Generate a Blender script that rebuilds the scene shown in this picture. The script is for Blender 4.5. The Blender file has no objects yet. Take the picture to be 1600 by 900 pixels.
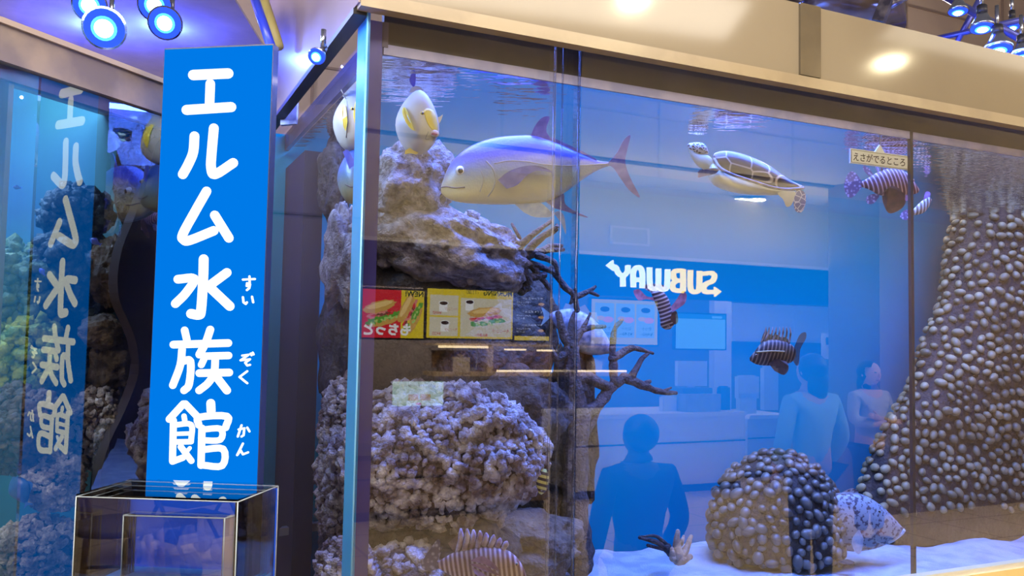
import bpy, bmesh, math, random
import numpy as np
from math import sin, cos, radians, pi, tan, sqrt
from mathutils import Vector, Matrix, noise

# ------------------------------------------------------------------ camera, world, lights, exposure
scene = bpy.context.scene
COL = scene.collection
FPX, PITCH, ROLL, PHI, DG, HC = 1333.0, 3.3, 1.1, 65.2, 1.9, 1.5
_p, _r = radians(PITCH), radians(ROLL)
_R0, _U0, CF = Vector((1, 0, 0)), Vector((0, -sin(_p), cos(_p))), Vector((0, cos(_p), sin(_p)))
CR, CU = cos(_r) * _R0 + sin(_r) * _U0, -sin(_r) * _R0 + cos(_r) * _U0
CAM = Vector((0, 0, HC))
cam_data = bpy.data.cameras.new('camera'); cam = bpy.data.objects.new('camera', cam_data); COL.objects.link(cam)
cam_data.sensor_width = 36; cam_data.lens = FPX / 1600 * 36; cam_data.clip_start = 0.02; cam_data.clip_end = 200
cam.matrix_world = Matrix((( CR.x, CU.x, -CF.x, 0), (CR.y, CU.y, -CF.y, 0), (CR.z, CU.z, -CF.z, HC), (0, 0, 0, 1)))
scene.camera = cam
scene.view_settings.view_transform = 'Standard'; scene.view_settings.look = 'None'
scene.view_settings.exposure = 0.0; scene.view_settings.gamma = 1.0; scene.view_settings.use_curve_mapping = False
scene.cycles.max_bounces = 12; scene.cycles.transparent_max_bounces = 32; scene.cycles.glossy_bounces = 5
scene.cycles.diffuse_bounces = 3; scene.cycles.caustics_reflective = False; scene.cycles.caustics_refractive = False
scene.cycles.sample_clamp_indirect = 4.0; scene.cycles.use_denoising = True

# frame of the big tank: u runs along its front glass, n goes into the water
u = Vector((sin(radians(PHI)), cos(radians(PHI)), 0)); n = Vector((-u.y, u.x, 0)); zz = Vector((0, 0, 1))
def T(s, d, z): return n * (DG + d) + u * s + zz * z
def ray(x, y): return CF + (x - 800) / FPX * CR - (y - 450) / FPX * CU
def P(x, y, d):
    v = ray(x, y); return CAM + v * ((DG + d) / v.dot(n))
def PZ(x, y, z):
    v = ray(x, y); return CAM + v * ((z - HC) / v.z)
def PY(x, y, Y):
    v = ray(x, y); return CAM + v * (Y / v.y)
def sdz(X): return X.dot(u), X.dot(n) - DG, X.z
def mir(X): return X - n * (2 * (X.dot(n) - DG))
SC = sdz(P(574, 46, 0))[0]              # the near corner of the tank
ZW, ZRIM, ZSILL, ZSAND, DBACK = 2.166, 2.247, 0.786, 0.575, 1.35
SEND = 5.6

wd = bpy.data.worlds.new('world'); scene.world = wd; wd.use_nodes = True
wd.node_tree.nodes['Background'].inputs[0].default_value = (0.36, 0.33, 0.34, 1)
wd.node_tree.nodes['Background'].inputs[1].default_value = 0.55

def area(name, loc, target, sx, sy, power, col, spread=180):
    l = bpy.data.lights.new(name, 'AREA'); l.shape = 'RECTANGLE'; l.size = sx; l.size_y = sy; l.energy = power; l.color = col
    l.spread = radians(spread)
    o = bpy.data.objects.new(name, l); COL.objects.link(o); o.location = loc
    d = (Vector(target) - Vector(loc)).normalized()
    # x axis of the lamp along u
    zax = -d; xax = (u - zax * u.dot(zax)).normalized(); yax = zax.cross(xax)
    o.matrix_world = Matrix(((xax.x, yax.x, zax.x, loc[0]), (xax.y, yax.y, zax.y, loc[1]), (xax.z, yax.z, zax.z, loc[2]), (0, 0, 0, 1)))
    return o
def point(name, loc, power, col, radius=0.05):
    l = bpy.data.lights.new(name, 'POINT'); l.energy = power; l.color = col; l.shadow_soft_size = radius
    o = bpy.data.objects.new(name, l); COL.objects.link(o); o.location = loc; return o
# lamps over the water of the big tank
area('tank_lamp_front', T(2.3, 0.35, 2.62), T(2.3, 0.45, 0), 3.4, 0.5, 210, (0.07, 0.18, 1.0))
area('tank_lamp_back', T(2.3, 0.82, 2.62), T(2.3, 0.86, 0), 3.4, 0.5, 80, (0.34, 0.50, 1.0))
# hall light in front of the tank
area('hall_lamp_right', T(3.6, -0.62, 2.95), T(3.6, 0.15, 1.2), 1.2, 0.5, 12, (1.0, 0.89, 0.72))
area('hall_lamp', T(1.3, -0.95, 2.95), T(1.5, 0.15, 1.2), 2.4, 0.6, 70, (1.0, 0.91, 0.78))
# light of the food counter, above its worktop behind the fascia
area('shop_lamp', T(5.2, -5.9, 2.55), T(5.2, -5.8, 0), 7.0, 1.0, 210, (1.0, 0.93, 0.86))
area('hall_lamp_left', T(-1.0, -0.85, 2.95), T(-0.9, 0.0, 1.2), 2.0, 0.7, 120, (1.0, 0.91, 0.80))  # unseen fill added to brighten the clear box and left side
area('floor_lamp_left', T(-2.4, -3.6, 2.95), T(-2.4, -3.6, 0), 2.0, 1.0, 150, (1.0, 0.88, 0.74))  # unseen fill added to light the floor mirrored in the clear box
area('kitchen_lamp', T(3.2, -7.0, 2.5), T(2.6, -8.3, 1.3), 4.0, 0.5, 170, (0.95, 0.95, 1.0))  # unseen fill added to brighten the mirrored kitchen wall
area('cove_uplight', T(4.6, -4.4, 2.2), T(4.6, -4.4, 4), 5.0, 0.3, 90, (1.0, 0.95, 0.88))  # unseen upward fill added to brighten mirrored ceiling and bulkhead
point('wall_fill_right', T(4.2, 2.3, 3.4), 120, (1.0, 0.84, 0.72), 0.1)  # unseen fill added to brighten the wall behind the tank
point('wall_fill_left', T(-0.6, 2.2, 3.4), 70, (0.9, 0.78, 0.85), 0.1)  # second unseen fill for the same wall, left side
area('floor_lamp_right', T(6.2, -1.2, 2.95), T(5.8, -3.2, 0), 5.0, 0.8, 420, (1.0, 0.86, 0.66))  # unseen fill added to brighten the floor mirrored in the tank glass

# ------------------------------------------------------------------ materials
def lin(c):
    c = c / 255.0
    return c / 12.92 if c <= 0.04045 else ((c + 0.055) / 1.055) ** 2.4
def C(r, g, b): return (lin(r), lin(g), lin(b), 1)
MATS = {}
def newmat(name):
    m = bpy.data.materials.new(name); m.use_nodes = True; nt = m.node_tree; nt.nodes.clear()
    out = nt.nodes.new('ShaderNodeOutputMaterial'); return m, nt, out
def N(nt, t, **kw):
    nd = nt.nodes.new('ShaderNode' + t)
    for k, v in kw.items():
        if k.startswith('i_'):
            nd.inputs[k[2:].replace('_', ' ')].default_value = v
        else: setattr(nd, k, v)
    return nd
def pm(name, c1, c2=None, scale=8.0, rough=0.5, metal=0.0, bump=0.0, bscale=None, spec=0.5, lo=0.4, hi=0.6, detail=6, kind='noise', alpha=None, trans=0.0):
    """principled material, two colours mixed by an object space pattern, optional bump"""
    if name in MATS: return MATS[name]
    m, nt, out = newmat(name)
    b = N(nt, 'BsdfPrincipled'); b.inputs['Roughness'].default_value = rough; b.inputs['Metallic'].default_value = metal
    b.inputs['Specular IOR Level'].default_value = spec; b.inputs['Base Color'].default_value = c1
    tc = N(nt, 'TexCoord')
    if c2 is not None:
        if kind == 'noise':
            t = N(nt, 'TexNoise'); t.inputs['Scale'].default_value = scale; t.inputs['Detail'].default_value = detail; f = t.outputs[0]
        elif kind == 'voronoi':
            t = N(nt, 'TexVoronoi'); t.inputs['Scale'].default_value = scale; f = t.outputs['Distance']
        elif kind == 'cells':
            t = N(nt, 'TexVoronoi'); t.feature = 'DISTANCE_TO_EDGE'; t.inputs['Scale'].default_value = scale; f = t.outputs['Distance']
        nt.links.new(tc.outputs['Object'], t.inputs['Vector'])
        r = N(nt, 'ValToRGB'); r.color_ramp.elements[0].position = lo; r.color_ramp.elements[1].position = hi
        r.color_ramp.elements[0].color = c1; r.color_ramp.elements[1].color = c2
        nt.links.new(f, r.inputs[0]); nt.links.new(r.outputs[0], b.inputs['Base Color'])
    if bump:
        t2 = N(nt, 'TexNoise'); t2.inputs['Scale'].default_value = bscale or scale * 3; t2.inputs['Detail'].default_value = 8
        nt.links.new(tc.outputs['Object'], t2.inputs['Vector'])
        bp = N(nt, 'Bump'); bp.inputs['Strength'].default_value = bump; bp.inputs['Distance'].default_value = 0.02
        nt.links.new(t2.outputs[0], bp.inputs['Height']); nt.links.new(bp.outputs[0], b.inputs['Normal'])
    sh = b.outputs[0]
    if alpha is not None:
        tr = N(nt, 'BsdfTransparent'); mx = N(nt, 'MixShader'); mx.inputs[0].default_value = alpha
        nt.links.new(tr.outputs[0], mx.inputs[1]); nt.links.new(b.outputs[0], mx.inputs[2]); sh = mx.outputs[0]
    nt.links.new(sh, out.inputs[0]); MATS[name] = m; return m
def em(name, c, strength=1.0):
    if name in MATS: return MATS[name]
    m, nt, out = newmat(name); e = N(nt, 'Emission'); e.inputs[0].default_value = c; e.inputs[1].default_value = strength
    nt.links.new(e.outputs[0], out.inputs[0]); MATS[name] = m; return m
def glass(name, gain, floor=0.0, tint=(1, 1, 1, 1), rough=0.0):
    """clear sheet: Fresnel share of mirror over a clear body"""
    if name in MATS: return MATS[name]
    m, nt, out = newmat(name)
    tr = N(nt, 'BsdfTransparent'); tr.inputs[0].default_value = tint
    gl = N(nt, 'BsdfGlossy'); gl.inputs['Roughness'].default_value = rough
    fr = N(nt, 'Fresnel'); fr.inputs[0].default_value = 1.5
    ma = N(nt, 'Math', operation='MULTIPLY_ADD', use_clamp=True); ma.inputs[1].default_value = gain; ma.inputs[2].default_value = floor
    mx = N(nt, 'MixShader'); nt.links.new(fr.outputs[0], ma.inputs[0]); nt.links.new(ma.outputs[0], mx.inputs[0])
    nt.links.new(tr.outputs[0], mx.inputs[1]); nt.links.new(gl.outputs[0], mx.inputs[2]); nt.links.new(mx.outputs[0], out.inputs[0])
    MATS[name] = m; return m
def clear(name, tint):
    if name in MATS: return MATS[name]
    m, nt, out = newmat(name); tr = N(nt, 'BsdfTransparent'); tr.inputs[0].default_value = tint
    nt.links.new(tr.outputs[0], out.inputs[0]); MATS[name] = m; return m
def stripes(name, c1, c2, axis, freq, dist=2.0, lo=0.45, hi=0.55, rough=0.5, c3=None):
    """bands across a body, warped a little"""
    if name in MATS: return MATS[name]
    m, nt, out = newmat(name); b = N(nt, 'BsdfPrincipled'); b.inputs['Roughness'].default_value = rough
    tc = N(nt, 'TexCoord'); dp = N(nt, 'VectorMath', operation='DOT_PRODUCT'); dp.inputs[1].default_value = axis
    nt.links.new(tc.outputs['Object'], dp.inputs[0])
    ns = N(nt, 'TexNoise'); ns.inputs['Scale'].default_value = 14; nt.links.new(tc.outputs['Object'], ns.inputs['Vector'])
    m1 = N(nt, 'Math', operation='MULTIPLY'); m1.inputs[1].default_value = freq * 2 * pi; nt.links.new(dp.outputs['Value'], m1.inputs[0])
    m2 = N(nt, 'Math', operation='MULTIPLY_ADD'); m2.inputs[1].default_value = dist * 2; nt.links.new(ns.outputs[0], m2.inputs[0]); nt.links.new(m1.outputs[0], m2.inputs[2])
    m3 = N(nt, 'Math', operation='SINE'); nt.links.new(m2.outputs[0], m3.inputs[0])
    m4 = N(nt, 'Math', operation='MULTIPLY_ADD'); m4.inputs[1].default_value = 0.5; m4.inputs[2].default_value = 0.5; nt.links.new(m3.outputs[0], m4.inputs[0])
    r = N(nt, 'ValToRGB'); r.color_ramp.elements[0].position = lo; r.color_ramp.elements[1].position = hi
    r.color_ramp.elements[0].color = c1; r.color_ramp.elements[1].color = c2
    nt.links.new(m4.outputs[0], r.inputs[0]); nt.links.new(r.outputs[0], b.inputs['Base Color']); nt.links.new(b.outputs[0], out.inputs[0])
    MATS[name] = m; return m
def water_mat():
    m, nt, out = newmat('water_surface')
    tc = N(nt, 'TexCoord'); mp = N(nt, 'Mapping'); mp.inputs['Rotation'].default_value = (0, 0, -radians(90 - PHI)); mp.inputs['Scale'].default_value = (9, 26, 1)
    ns = N(nt, 'TexNoise'); ns.inputs['Scale'].default_value = 1.0; ns.inputs['Detail'].default_value = 2
    nt.links.new(tc.outputs['Object'], mp.inputs[0]); nt.links.new(mp.outputs[0], ns.inputs['Vector'])
    bp = N(nt, 'Bump'); bp.inputs['Strength'].default_value = 0.32; bp.inputs['Distance'].default_value = 0.012
    nt.links.new(ns.outputs[0], bp.inputs['Height'])
    lw = N(nt, 'LayerWeight'); lw.inputs[0].default_value = 0.5        # facing: 0 straight on, 1 grazing
    mr = N(nt, 'MapRange'); mr.inputs[1].default_value = 0.25; mr.inputs[2].default_value = 0.5; mr.inputs[3].default_value = 0.04; mr.inputs[4].default_value = 0.93
    nt.links.new(lw.outputs['Facing'], mr.inputs[0])
    tr = N(nt, 'BsdfTransparent'); gl = N(nt, 'BsdfGlossy'); gl.inputs['Roughness'].default_value = 0.03; gl.inputs[0].default_value = (0.82, 0.88, 0.95, 1)
    nt.links.new(bp.outputs[0], gl.inputs['Normal'])
    mx = N(nt, 'MixShader'); nt.links.new(mr.outputs[0], mx.inputs[0]); nt.links.new(tr.outputs[0], mx.inputs[1]); nt.links.new(gl.outputs[0], mx.inputs[2])
    nt.links.new(mx.outputs[0], out.inputs[0]); return m

# ------------------------------------------------------------------ mesh building
def _ico(k):
    bm = bmesh.new(); bmesh.ops.create_icosphere(bm, subdivisions=k, radius=1.0)
    v = np.array([x.co[:] for x in bm.verts]); f = [tuple(y.index for y in x.verts) for x in bm.faces]; bm.free(); return v, f
ICO = {k: _ico(k) for k in (1, 2, 3, 4, 5)}
class MB:
    def __init__(self): self.v, self.f, self.mi, self.sm, self.nv = [], [], [], [], 0
    def add(self, verts, faces, mi=0, smooth=False):
        verts = np.array([tuple(x) for x in verts], float) if not isinstance(verts, np.ndarray) else verts
        o = self.nv; self.v.append(verts); self.nv += len(verts)
        self.f.extend(tuple(i + o for i in f) for f in faces); self.mi.extend([mi] * len(faces)); self.sm.extend([smooth] * len(faces)); return self
    def box(self, o, X, Y, Z, mi=0):
        o, X, Y, Z = Vector(o), Vector(X), Vector(Y), Vector(Z)
        v = [o, o + X, o + X + Y, o + Y, o + Z, o + X + Z, o + X + Y + Z, o + Y + Z]
        f = [(0, 3, 2, 1), (4, 5, 6, 7), (0, 1, 5, 4), (1, 2, 6, 5), (2, 3, 7, 6), (3, 0, 4, 7)]
        if X.cross(Y).dot(Z) < 0: f = [tuple(reversed(q)) for q in f]
        return self.add(v, f, mi)
    def tbox(self, s0, s1, d0, d1, z0, z1, mi=0):
        return self.box(T(s0, d0, z0), u * (s1 - s0), n * (d1 - d0), zz * (z1 - z0), mi)
    def slab(self, pts, off, mi=0, smooth=False):
        pts = [Vector(p) for p in pts]; off = Vector(off); k = len(pts)
        nr = Vector((0, 0, 0))
        for i in range(k): nr += pts[i].cross(pts[(i + 1) % k])
        if nr.dot(off) > 0: pts = pts[::-1]
        v = pts + [p + off for p in pts]
        f = [tuple(range(k)), tuple(range(2 * k - 1, k - 1, -1))] + [((i + 1) % k, i, i + k, (i + 1) % k + k) for i in range(k)]
        return self.add(v, f, mi, smooth)
    def tube(self, pts, rad, seg=8, mi=0, smooth=True, wob=0.0, seed=0):
        pts = [Vector(p) for p in pts]; k = len(pts)
        if not isinstance(rad, (list, tuple)): rad = [rad] * k
        v = []; ref = Vector((0.31, 0.2, 0.93)).normalized()
        for i in range(k):
            t = (pts[min(i + 1, k - 1)] - pts[max(i - 1, 0)]).normalized()
            a = t.cross(ref)
            if a.length < 1e-3: a = t.cross(Vector((1, 0, 0)))
            a.normalize(); b = t.cross(a)
            for j in range(seg):
                th = 2 * pi * j / seg; r = rad[i]
                q = pts[i] + (a * cos(th) + b * sin(th)) * r
                if wob: q = pts[i] + (q - pts[i]) * (1 + wob * noise.noise(q * 35 + Vector((seed, 0, 0))))
                v.append(q)
        f = [(i * seg + j, i * seg + (j + 1) % seg, (i + 1) * seg + (j + 1) % seg, (i + 1) * seg + j) for i in range(k - 1) for j in range(seg)]
        f += [tuple(range(seg - 1, -1, -1)), tuple(range((k - 1) * seg, k * seg))]
        return self.add(v, f, mi, smooth)
    def ball(self, c, r, k=2, mi=0, axes=None):
        v, f = ICO[k]
        if axes is None:
            rr = np.array(r if isinstance(r, (tuple, list)) else (r, r, r)); w = v * rr + np.array(c)
        else:
            A = np.array([tuple(a) for a in axes]); w = v @ A + np.array(tuple(c))
        return self.add(w, f, mi, True)
    def disc(self, c, nr, r0, r1, h, seg=20, mi=0):
        """frustum from c (radius r0) along nr by h (radius r1)"""
        nr = Vector(nr).normalized(); c = Vector(c); return self.tube([c, c + nr * h], [r0, r1], seg, mi, False)
    def loft(self, stations, depthvec, half, seg=18, mi=0, power=2.0):
        """body through (top, bottom) points; half = half thickness per station along depthvec"""
        v = []; k = len(stations); dv = Vector(depthvec).normalized()
        for (a, b), h in zip(stations, half):
            a, b = Vector(a), Vector(b); c = (a + b) / 2; e = (a - b) / 2
            for j in range(seg):
                th = 2 * pi * j / seg; cx, sx = cos(th), sin(th)
                q = (abs(cx) ** (2 / power)) * (1 if cx > 0 else -1); w = (abs(sx) ** (2 / power)) * (1 if sx > 0 else -1)
                v.append(c + e * q + dv * (h * w))
        f = [(i * seg + j, i * seg + (j + 1) % seg, (i + 1) * seg + (j + 1) % seg, (i + 1) * seg + j) for i in range(k - 1) for j in range(seg)]
        f += [tuple(range(seg - 1, -1, -1)), tuple(range((k - 1) * seg, k * seg))]
        return self.add(v, f, mi, True)
    def build(self, name, mats, parent=None, fixn=True, base=None):
        V = np.concatenate(self.v); lo, hi = V.min(0), V.max(0)
        org = Vector(((lo[0] + hi[0]) / 2, (lo[1] + hi[1]) / 2, lo[2])) if base is None else Vector(base)
        V = V - np.array(org[:])
        me = bpy.data.meshes.new(name); me.from_pydata(V.tolist(), [], self.f)
        for m in (mats if isinstance(mats, (list, tuple)) else [mats]): me.materials.append(m)
        me.polygons.foreach_set('material_index', self.mi); me.polygons.foreach_set('use_smooth', self.sm)
        if fixn:
            bm = bmesh.new(); bm.from_mesh(me); bmesh.ops.recalc_face_normals(bm, faces=bm.faces); bm.to_mesh(me); bm.free()
        me.update()
        o = bpy.data.objects.new(name, me); COL.objects.link(o)
        if parent is None: o.location = org
        else:
            o.parent = parent; w = Vector(org); p = parent
            while p is not None: w -= p.location; p = p.parent
            o.location = w
        return o
def tag(o, label, cat, group=None, kind=None):
    o['label'] = label; o['category'] = cat
    if group: o['group'] = group
    if kind: o['kind'] = kind
    return o
def empty(name, loc, label=None, cat=None, group=None, kind=None):
    o = bpy.data.objects.new(name, None); COL.objects.link(o); o.location = loc; o.empty_display_size = 0.05
    if label: tag(o, label, cat, group, kind)
    return o
def struct(o, label=None):
    o['kind'] = 'structure'
    if label: o['label'] = label; o['category'] = o.name.split('_')[0]
    return o
def stroke2d(pts, w, rounded=True, cap=7):
    """outline polygons (list of point lists) for a fat pen stroke in 2D"""
    out = []; h = w / 2
    pts = [Vector((p[0], p[1])) for p in pts]
    for a, b in zip(pts, pts[1:]):
        d = b - a
        if d.length < 1e-6: continue
        d.normalize(); pr = Vector((-d.y, d.x))
        if rounded:
            a0 = math.atan2(pr.y, pr.x)
            out.append([a + Vector((cos(a0 + pi * i / cap), sin(a0 + pi * i / cap))) * h for i in range(cap + 1)] +
                       [b + Vector((cos(a0 + pi + pi * i / cap), sin(a0 + pi + pi * i / cap))) * h for i in range(cap + 1)])
        else: out.append([a + pr * h, a - pr * h, b - pr * h, b + pr * h])
    if not rounded:
        for q in pts[1:-1]: out.append([q + Vector((cos(2 * pi * i / 12), sin(2 * pi * i / 12))) * h for i in range(12)])
    return out
def smooth_line(pts, k=5):
    """Catmull-Rom through points"""
    pts = [Vector(p) for p in pts]
    if len(pts) < 3: return pts
    out = []
    q = [pts[0] * 2 - pts[1]] + pts + [pts[-1] * 2 - pts[-2]]
    for i in range(1, len(q) - 2):
        for j in range(k):
            t = j / k; p0, p1, p2, p3 = q[i - 1], q[i], q[i + 1], q[i + 2]
            out.append(0.5 * ((2 * p1) + (p2 - p0) * t + (2 * p0 - 5 * p1 + 4 * p2 - p3) * t * t + (3 * p1 - p0 - 3 * p2 + p3) * t ** 3))
    out.append(pts[-1]); return out
def text_polys(body, offset=0.0):
    """lettering as a flat mesh at size 1, first character starting at x = 0"""
    c = bpy.data.curves.new('t', 'FONT'); c.body = body; c.size = 1; c.offset = offset; c.resolution_u = 3
    o = bpy.data.objects.new('t', c); COL.objects.link(o)
    dg = bpy.context.evaluated_depsgraph_get(); me = bpy.data.meshes.new_from_object(o.evaluated_get(dg))
    v = np.array([x.co[:] for x in me.vertices]) if len(me.vertices) else np.zeros((0, 3)); f = [tuple(p.vertices) for p in me.polygons]
    bpy.data.objects.remove(o); bpy.data.curves.remove(c); bpy.data.meshes.remove(me); return v, f
def text_on(mb, body, fn, x0, y0, x1, y1, mi=0, offset=0.0):
    """fit lettering into the rectangle (x0,y0)-(x1,y1) of a board whose surface is fn(x, y)"""
    v, f = text_polys(body, offset)
    if not len(v): return
    lo, hi = v.min(0), v.max(0); w = max(hi[0] - lo[0], 1e-6); h = max(hi[1] - lo[1], 1e-6)
    mb.add([fn(x0 + (p[0] - lo[0]) / w * (x1 - x0), y0 + (p[1] - lo[1]) / h * (y1 - y0)) for p in v], f, mi)

# ------------------------------------------------------------------ the hall
wall_mat = pm('beige_wall', C(176, 160, 150), C(166, 150, 142), 2.0, 0.6)
tile_mat = pm('floor_tile', C(196, 178, 150), C(182, 164, 138), 3.0, 0.35)
ceil_mat = pm('ceiling_paint', C(206, 194, 164), C(198, 186, 158), 2.0, 0.8)
def brickmat(name, c1, c2, sx, sy, mort=0.012):
    m, nt, out = newmat(name); b = N(nt, 'BsdfPrincipled'); b.inputs['Roughness'].default_value = 0.55
    tc = N(nt, 'TexCoord'); mp = N(nt, 'Mapping')
    mp.inputs['Rotation'].default_value = (0, 0, -radians(90 - PHI))
    br = N(nt, 'TexBrick'); br.inputs['Scale'].default_value = 1; br.inputs['Brick Width'].default_value = sx; br.inputs['Row Height'].default_value = sy
    br.inputs['Mortar Size'].default_value = mort; br.inputs['Color1'].default_value = c1; br.inputs['Color2'].default_value = c1; br.inputs['Mortar'].default_value = c2
    br.offset = 0.0
    nt.links.new(tc.outputs['Object'], mp.inputs[0]); nt.links.new(mp.outputs[0], br.inputs['Vector'])
    nt.links.new(br.outputs[0], b.inputs['Base Color']); nt.links.new(b.outputs[0], out.inputs[0]); return m
floor_mat = brickmat('hall_floor_tiles', C(206, 186, 156), C(160, 142, 118), 0.6, 0.6)
struct(MB().tbox(-6, 14, -9.5, 4.2, -0.1, 0).build('floor', floor_mat), 'beige tiled hall floor')
struct(MB().tbox(-6, 14, -9.5, -0.45, 3.0, 3.1).build('ceiling', ceil_mat), 'pale hall ceiling in front of the tanks')
mb = MB(); mb.tbox(-6, 14, 3.2, 3.35, 0, 6)
struct(mb.build('wall_back', wall_mat), 'beige panelled wall rising behind the tanks')
mb = MB()
for i in range(14):
    mb.tbox(-4 + i * 1.25, -3.985 + i * 1.25, 3.185, 3.2, 0, 6)
for z in (2.2, 3.1, 3.7, 4.4): mb.tbox(-6, 14, 3.188, 3.2, z, z + 0.014)
struct(mb.build('trim_1', pm('wall_joint', C(128, 112, 106))))

# ------------------------------------------------------------------ the big tank
tank = empty('aquarium_tank', T((SC + SEND) / 2, 0.6, 0.0), 'large glass fish tank with a beige metal top rim and blue back', 'aquarium')
G_FRONT = glass('tank_glass', 2.0, 0.035); G_CLEAR = clear('tank_glass_body', (0.985, 0.993, 1, 1)); G_SIDE = glass('tank_side_glass', 0.4)
SJ = sdz(P(882, 600, 0))[0]; SS = 2.325
def pane(s0, s1, z0, z1, d0=0.0, d1=0.05):
    # outer face carries the mirror, the others are the clear body of the sheet
    mb = MB()
    mb.add([T(s0, d0, z0), T(s1, d0, z0), T(s1, d0, z1), T(s0, d0, z1)], [(0, 1, 2, 3)], 0)
    mb.add([T(s0, d1, z0), T(s0, d1, z1), T(s1, d1, z1), T(s1, d1, z0)], [(0, 1, 2, 3)], 1)
    mb.add([T(s0, d0, z0), T(s1, d0, z0), T(s1, d1, z0), T(s0, d1, z0), T(s0, d0, z1), T(s1, d0, z1), T(s1, d1, z1), T(s0, d1, z1)],
           [(0, 3, 2, 1), (4, 5, 6, 7), (0, 4, 7, 3), (1, 2, 6, 5)], 1)
    return mb
JW = 0.036
pane(SC, SJ - JW, ZSILL - 0.06, ZRIM).build('front_pane', [G_FRONT, G_CLEAR], tank, False)
pane(SJ + JW, SEND, ZSILL - 0.06, ZRIM).build('front_pane', [G_FRONT, G_CLEAR], tank, False)
# joint between the two sheets: clear strip with rounded beads
mb = MB(); mb.tbox(SJ - JW, SJ + JW, 0.006, 0.042, ZSILL - 0.06, ZRIM)
joint = mb.build('pane_joint', glass('joint_glass', 0.5, 0.0, (0.95, 0.96, 0.975, 1)), tank)
for k, off in enumerate((-JW, -JW * 0.35, JW)):
    MB().tube([T(SJ + off, 0.012, ZSILL - 0.06), T(SJ + off, 0.012, ZRIM)], 0.0035 if k != 1 else 0.0022, 8).build('bead', glass('bead_glass', 1.2, 0.03, (0.9, 0.92, 0.95, 1), 0.05), joint)
# side sheet
mb = MB(); a, b2 = 0.05, DBACK
mb.add([T(SC, 0, ZSILL - .06), T(SC, 0, ZRIM), T(SC, b2, ZRIM), T(SC, b2, ZSILL - .06)], [(0, 1, 2, 3)], 0)
mb.add([T(SC + .05, a, ZSILL - .06), T(SC + .05, b2, ZSILL - .06), T(SC + .05, b2, ZRIM), T(SC + .05, a, ZRIM)], [(0, 1, 2, 3)], 1)
mb.build('side_pane', [G_SIDE, G_CLEAR], tank, False)
# the two sheet edges that meet at the corner
MB().tbox(SC + 0.006, SC + 0.052, 0.052, 0.075, ZSILL - .06, ZRIM).build('corner_strip', pm('purple_edge', C(76, 70, 150), C(68, 62, 140), 3, 0.4), tank)
MB().tbox(SC + 0.003, SC + 0.008, 0.004, 0.10, ZSILL - .06, ZRIM).build('corner_strip', pm('cyan_edge_glow', C(70, 190, 255), C(60, 175, 250), 3, 0.25, alpha=0.85), tank)  # lamp glow in the sheet edge is put in as cyan colour
MB().tube([T(SC, 0, ZSILL - .06), T(SC, 0, ZRIM)], 0.0022, 8).build('corner_bead', pm('pale_edge', C(110, 180, 230), rough=0.2), tank)
# black seam at the right
MB().tbox(SS - 0.006, SS + 0.006, 0.05, 0.062, ZSILL - .06, ZRIM - .05).build('seam_strip', pm('black_seal', C(24, 24, 30), rough=0.5), tank)
# blue back, bottom, plinth, end
MB().tbox(SC, SEND, DBACK, DBACK + 0.04, 0.3, ZRIM).build('back_panel', pm('blue_back', (0.0, 0.178, 0.27, 1), rough=0.85, spec=0.05), tank)
MB().tbox(SEND, SEND + .04, 0, DBACK, 0.3, ZRIM).build('end_panel', pm('dark_end', C(34, 40, 60), rough=0.8), tank)
MB().tbox(SC, SEND, 0.0, DBACK, 0.3, 0.36).build('bottom_panel', pm('dark_end', C(34, 40, 60), rough=0.8), tank)
MB().tbox(SC, SEND, 0.0, DBACK, 0.0, 0.3).build('plinth', pm('plinth_beige', C(150, 136, 118), rough=0.5), tank)
mb = MB(); mb.tbox(SC + .4, SEND, -0.035, 0.0, 0.0, ZSILL); mb.tbox(SC + .4, SEND, -0.05, 0.03, ZSILL - 0.03, ZSILL)
mb.build('front_sill', pm('sill_cream', C(226, 204, 140), C(216, 192, 128), 4, 0.4), tank)
# rim: metal fascia above the glass
FZ1 = 2.49
fascia_mat = pm('fascia_metal', C(124, 114, 98), C(119, 109, 94), 1.5, 0.11, spec=0.3)
mb = MB(); mb.tbox(SC - 0.02, SS - 0.52, -0.03, 0.0, ZRIM, FZ1); fa = mb.build('fascia', fascia_mat, tank)
mb = MB(); mb.tbox(SS - 0.516, SEND, -0.03, 0.0, ZRIM, FZ1); fb = mb.build('fascia', fascia_mat, tank)
MB().tbox(SS - 0.556, SS - 0.478, -0.038, -0.03, ZRIM + .03, FZ1).build('fascia_bracket', pm('brushed_metal', C(112, 102, 86), C(96, 88, 74), 5, 0.2, 0.5), tank)
MB().tbox(SC - 0.026, SEND, -0.036, -0.0, ZRIM - .004, ZRIM + 0.028).build('fascia_lip', pm('lip_beige', C(138, 124, 100), C(128, 114, 92), 9, 0.3), tank)
MB().tbox(SC - 0.03, SC, -0.03, DBACK, ZRIM + .005, FZ1 + .25).build('side_fascia', pm('side_fascia_metal', C(150, 134, 140), C(142, 126, 134), 2, 0.2, spec=0.6), tank)
MB().tbox(SC - 0.034, SC + .0, 0.0, DBACK, ZRIM - .012, ZRIM + .002).build('side_gasket', pm('black_seal', C(24, 24, 30)), tank)
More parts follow.
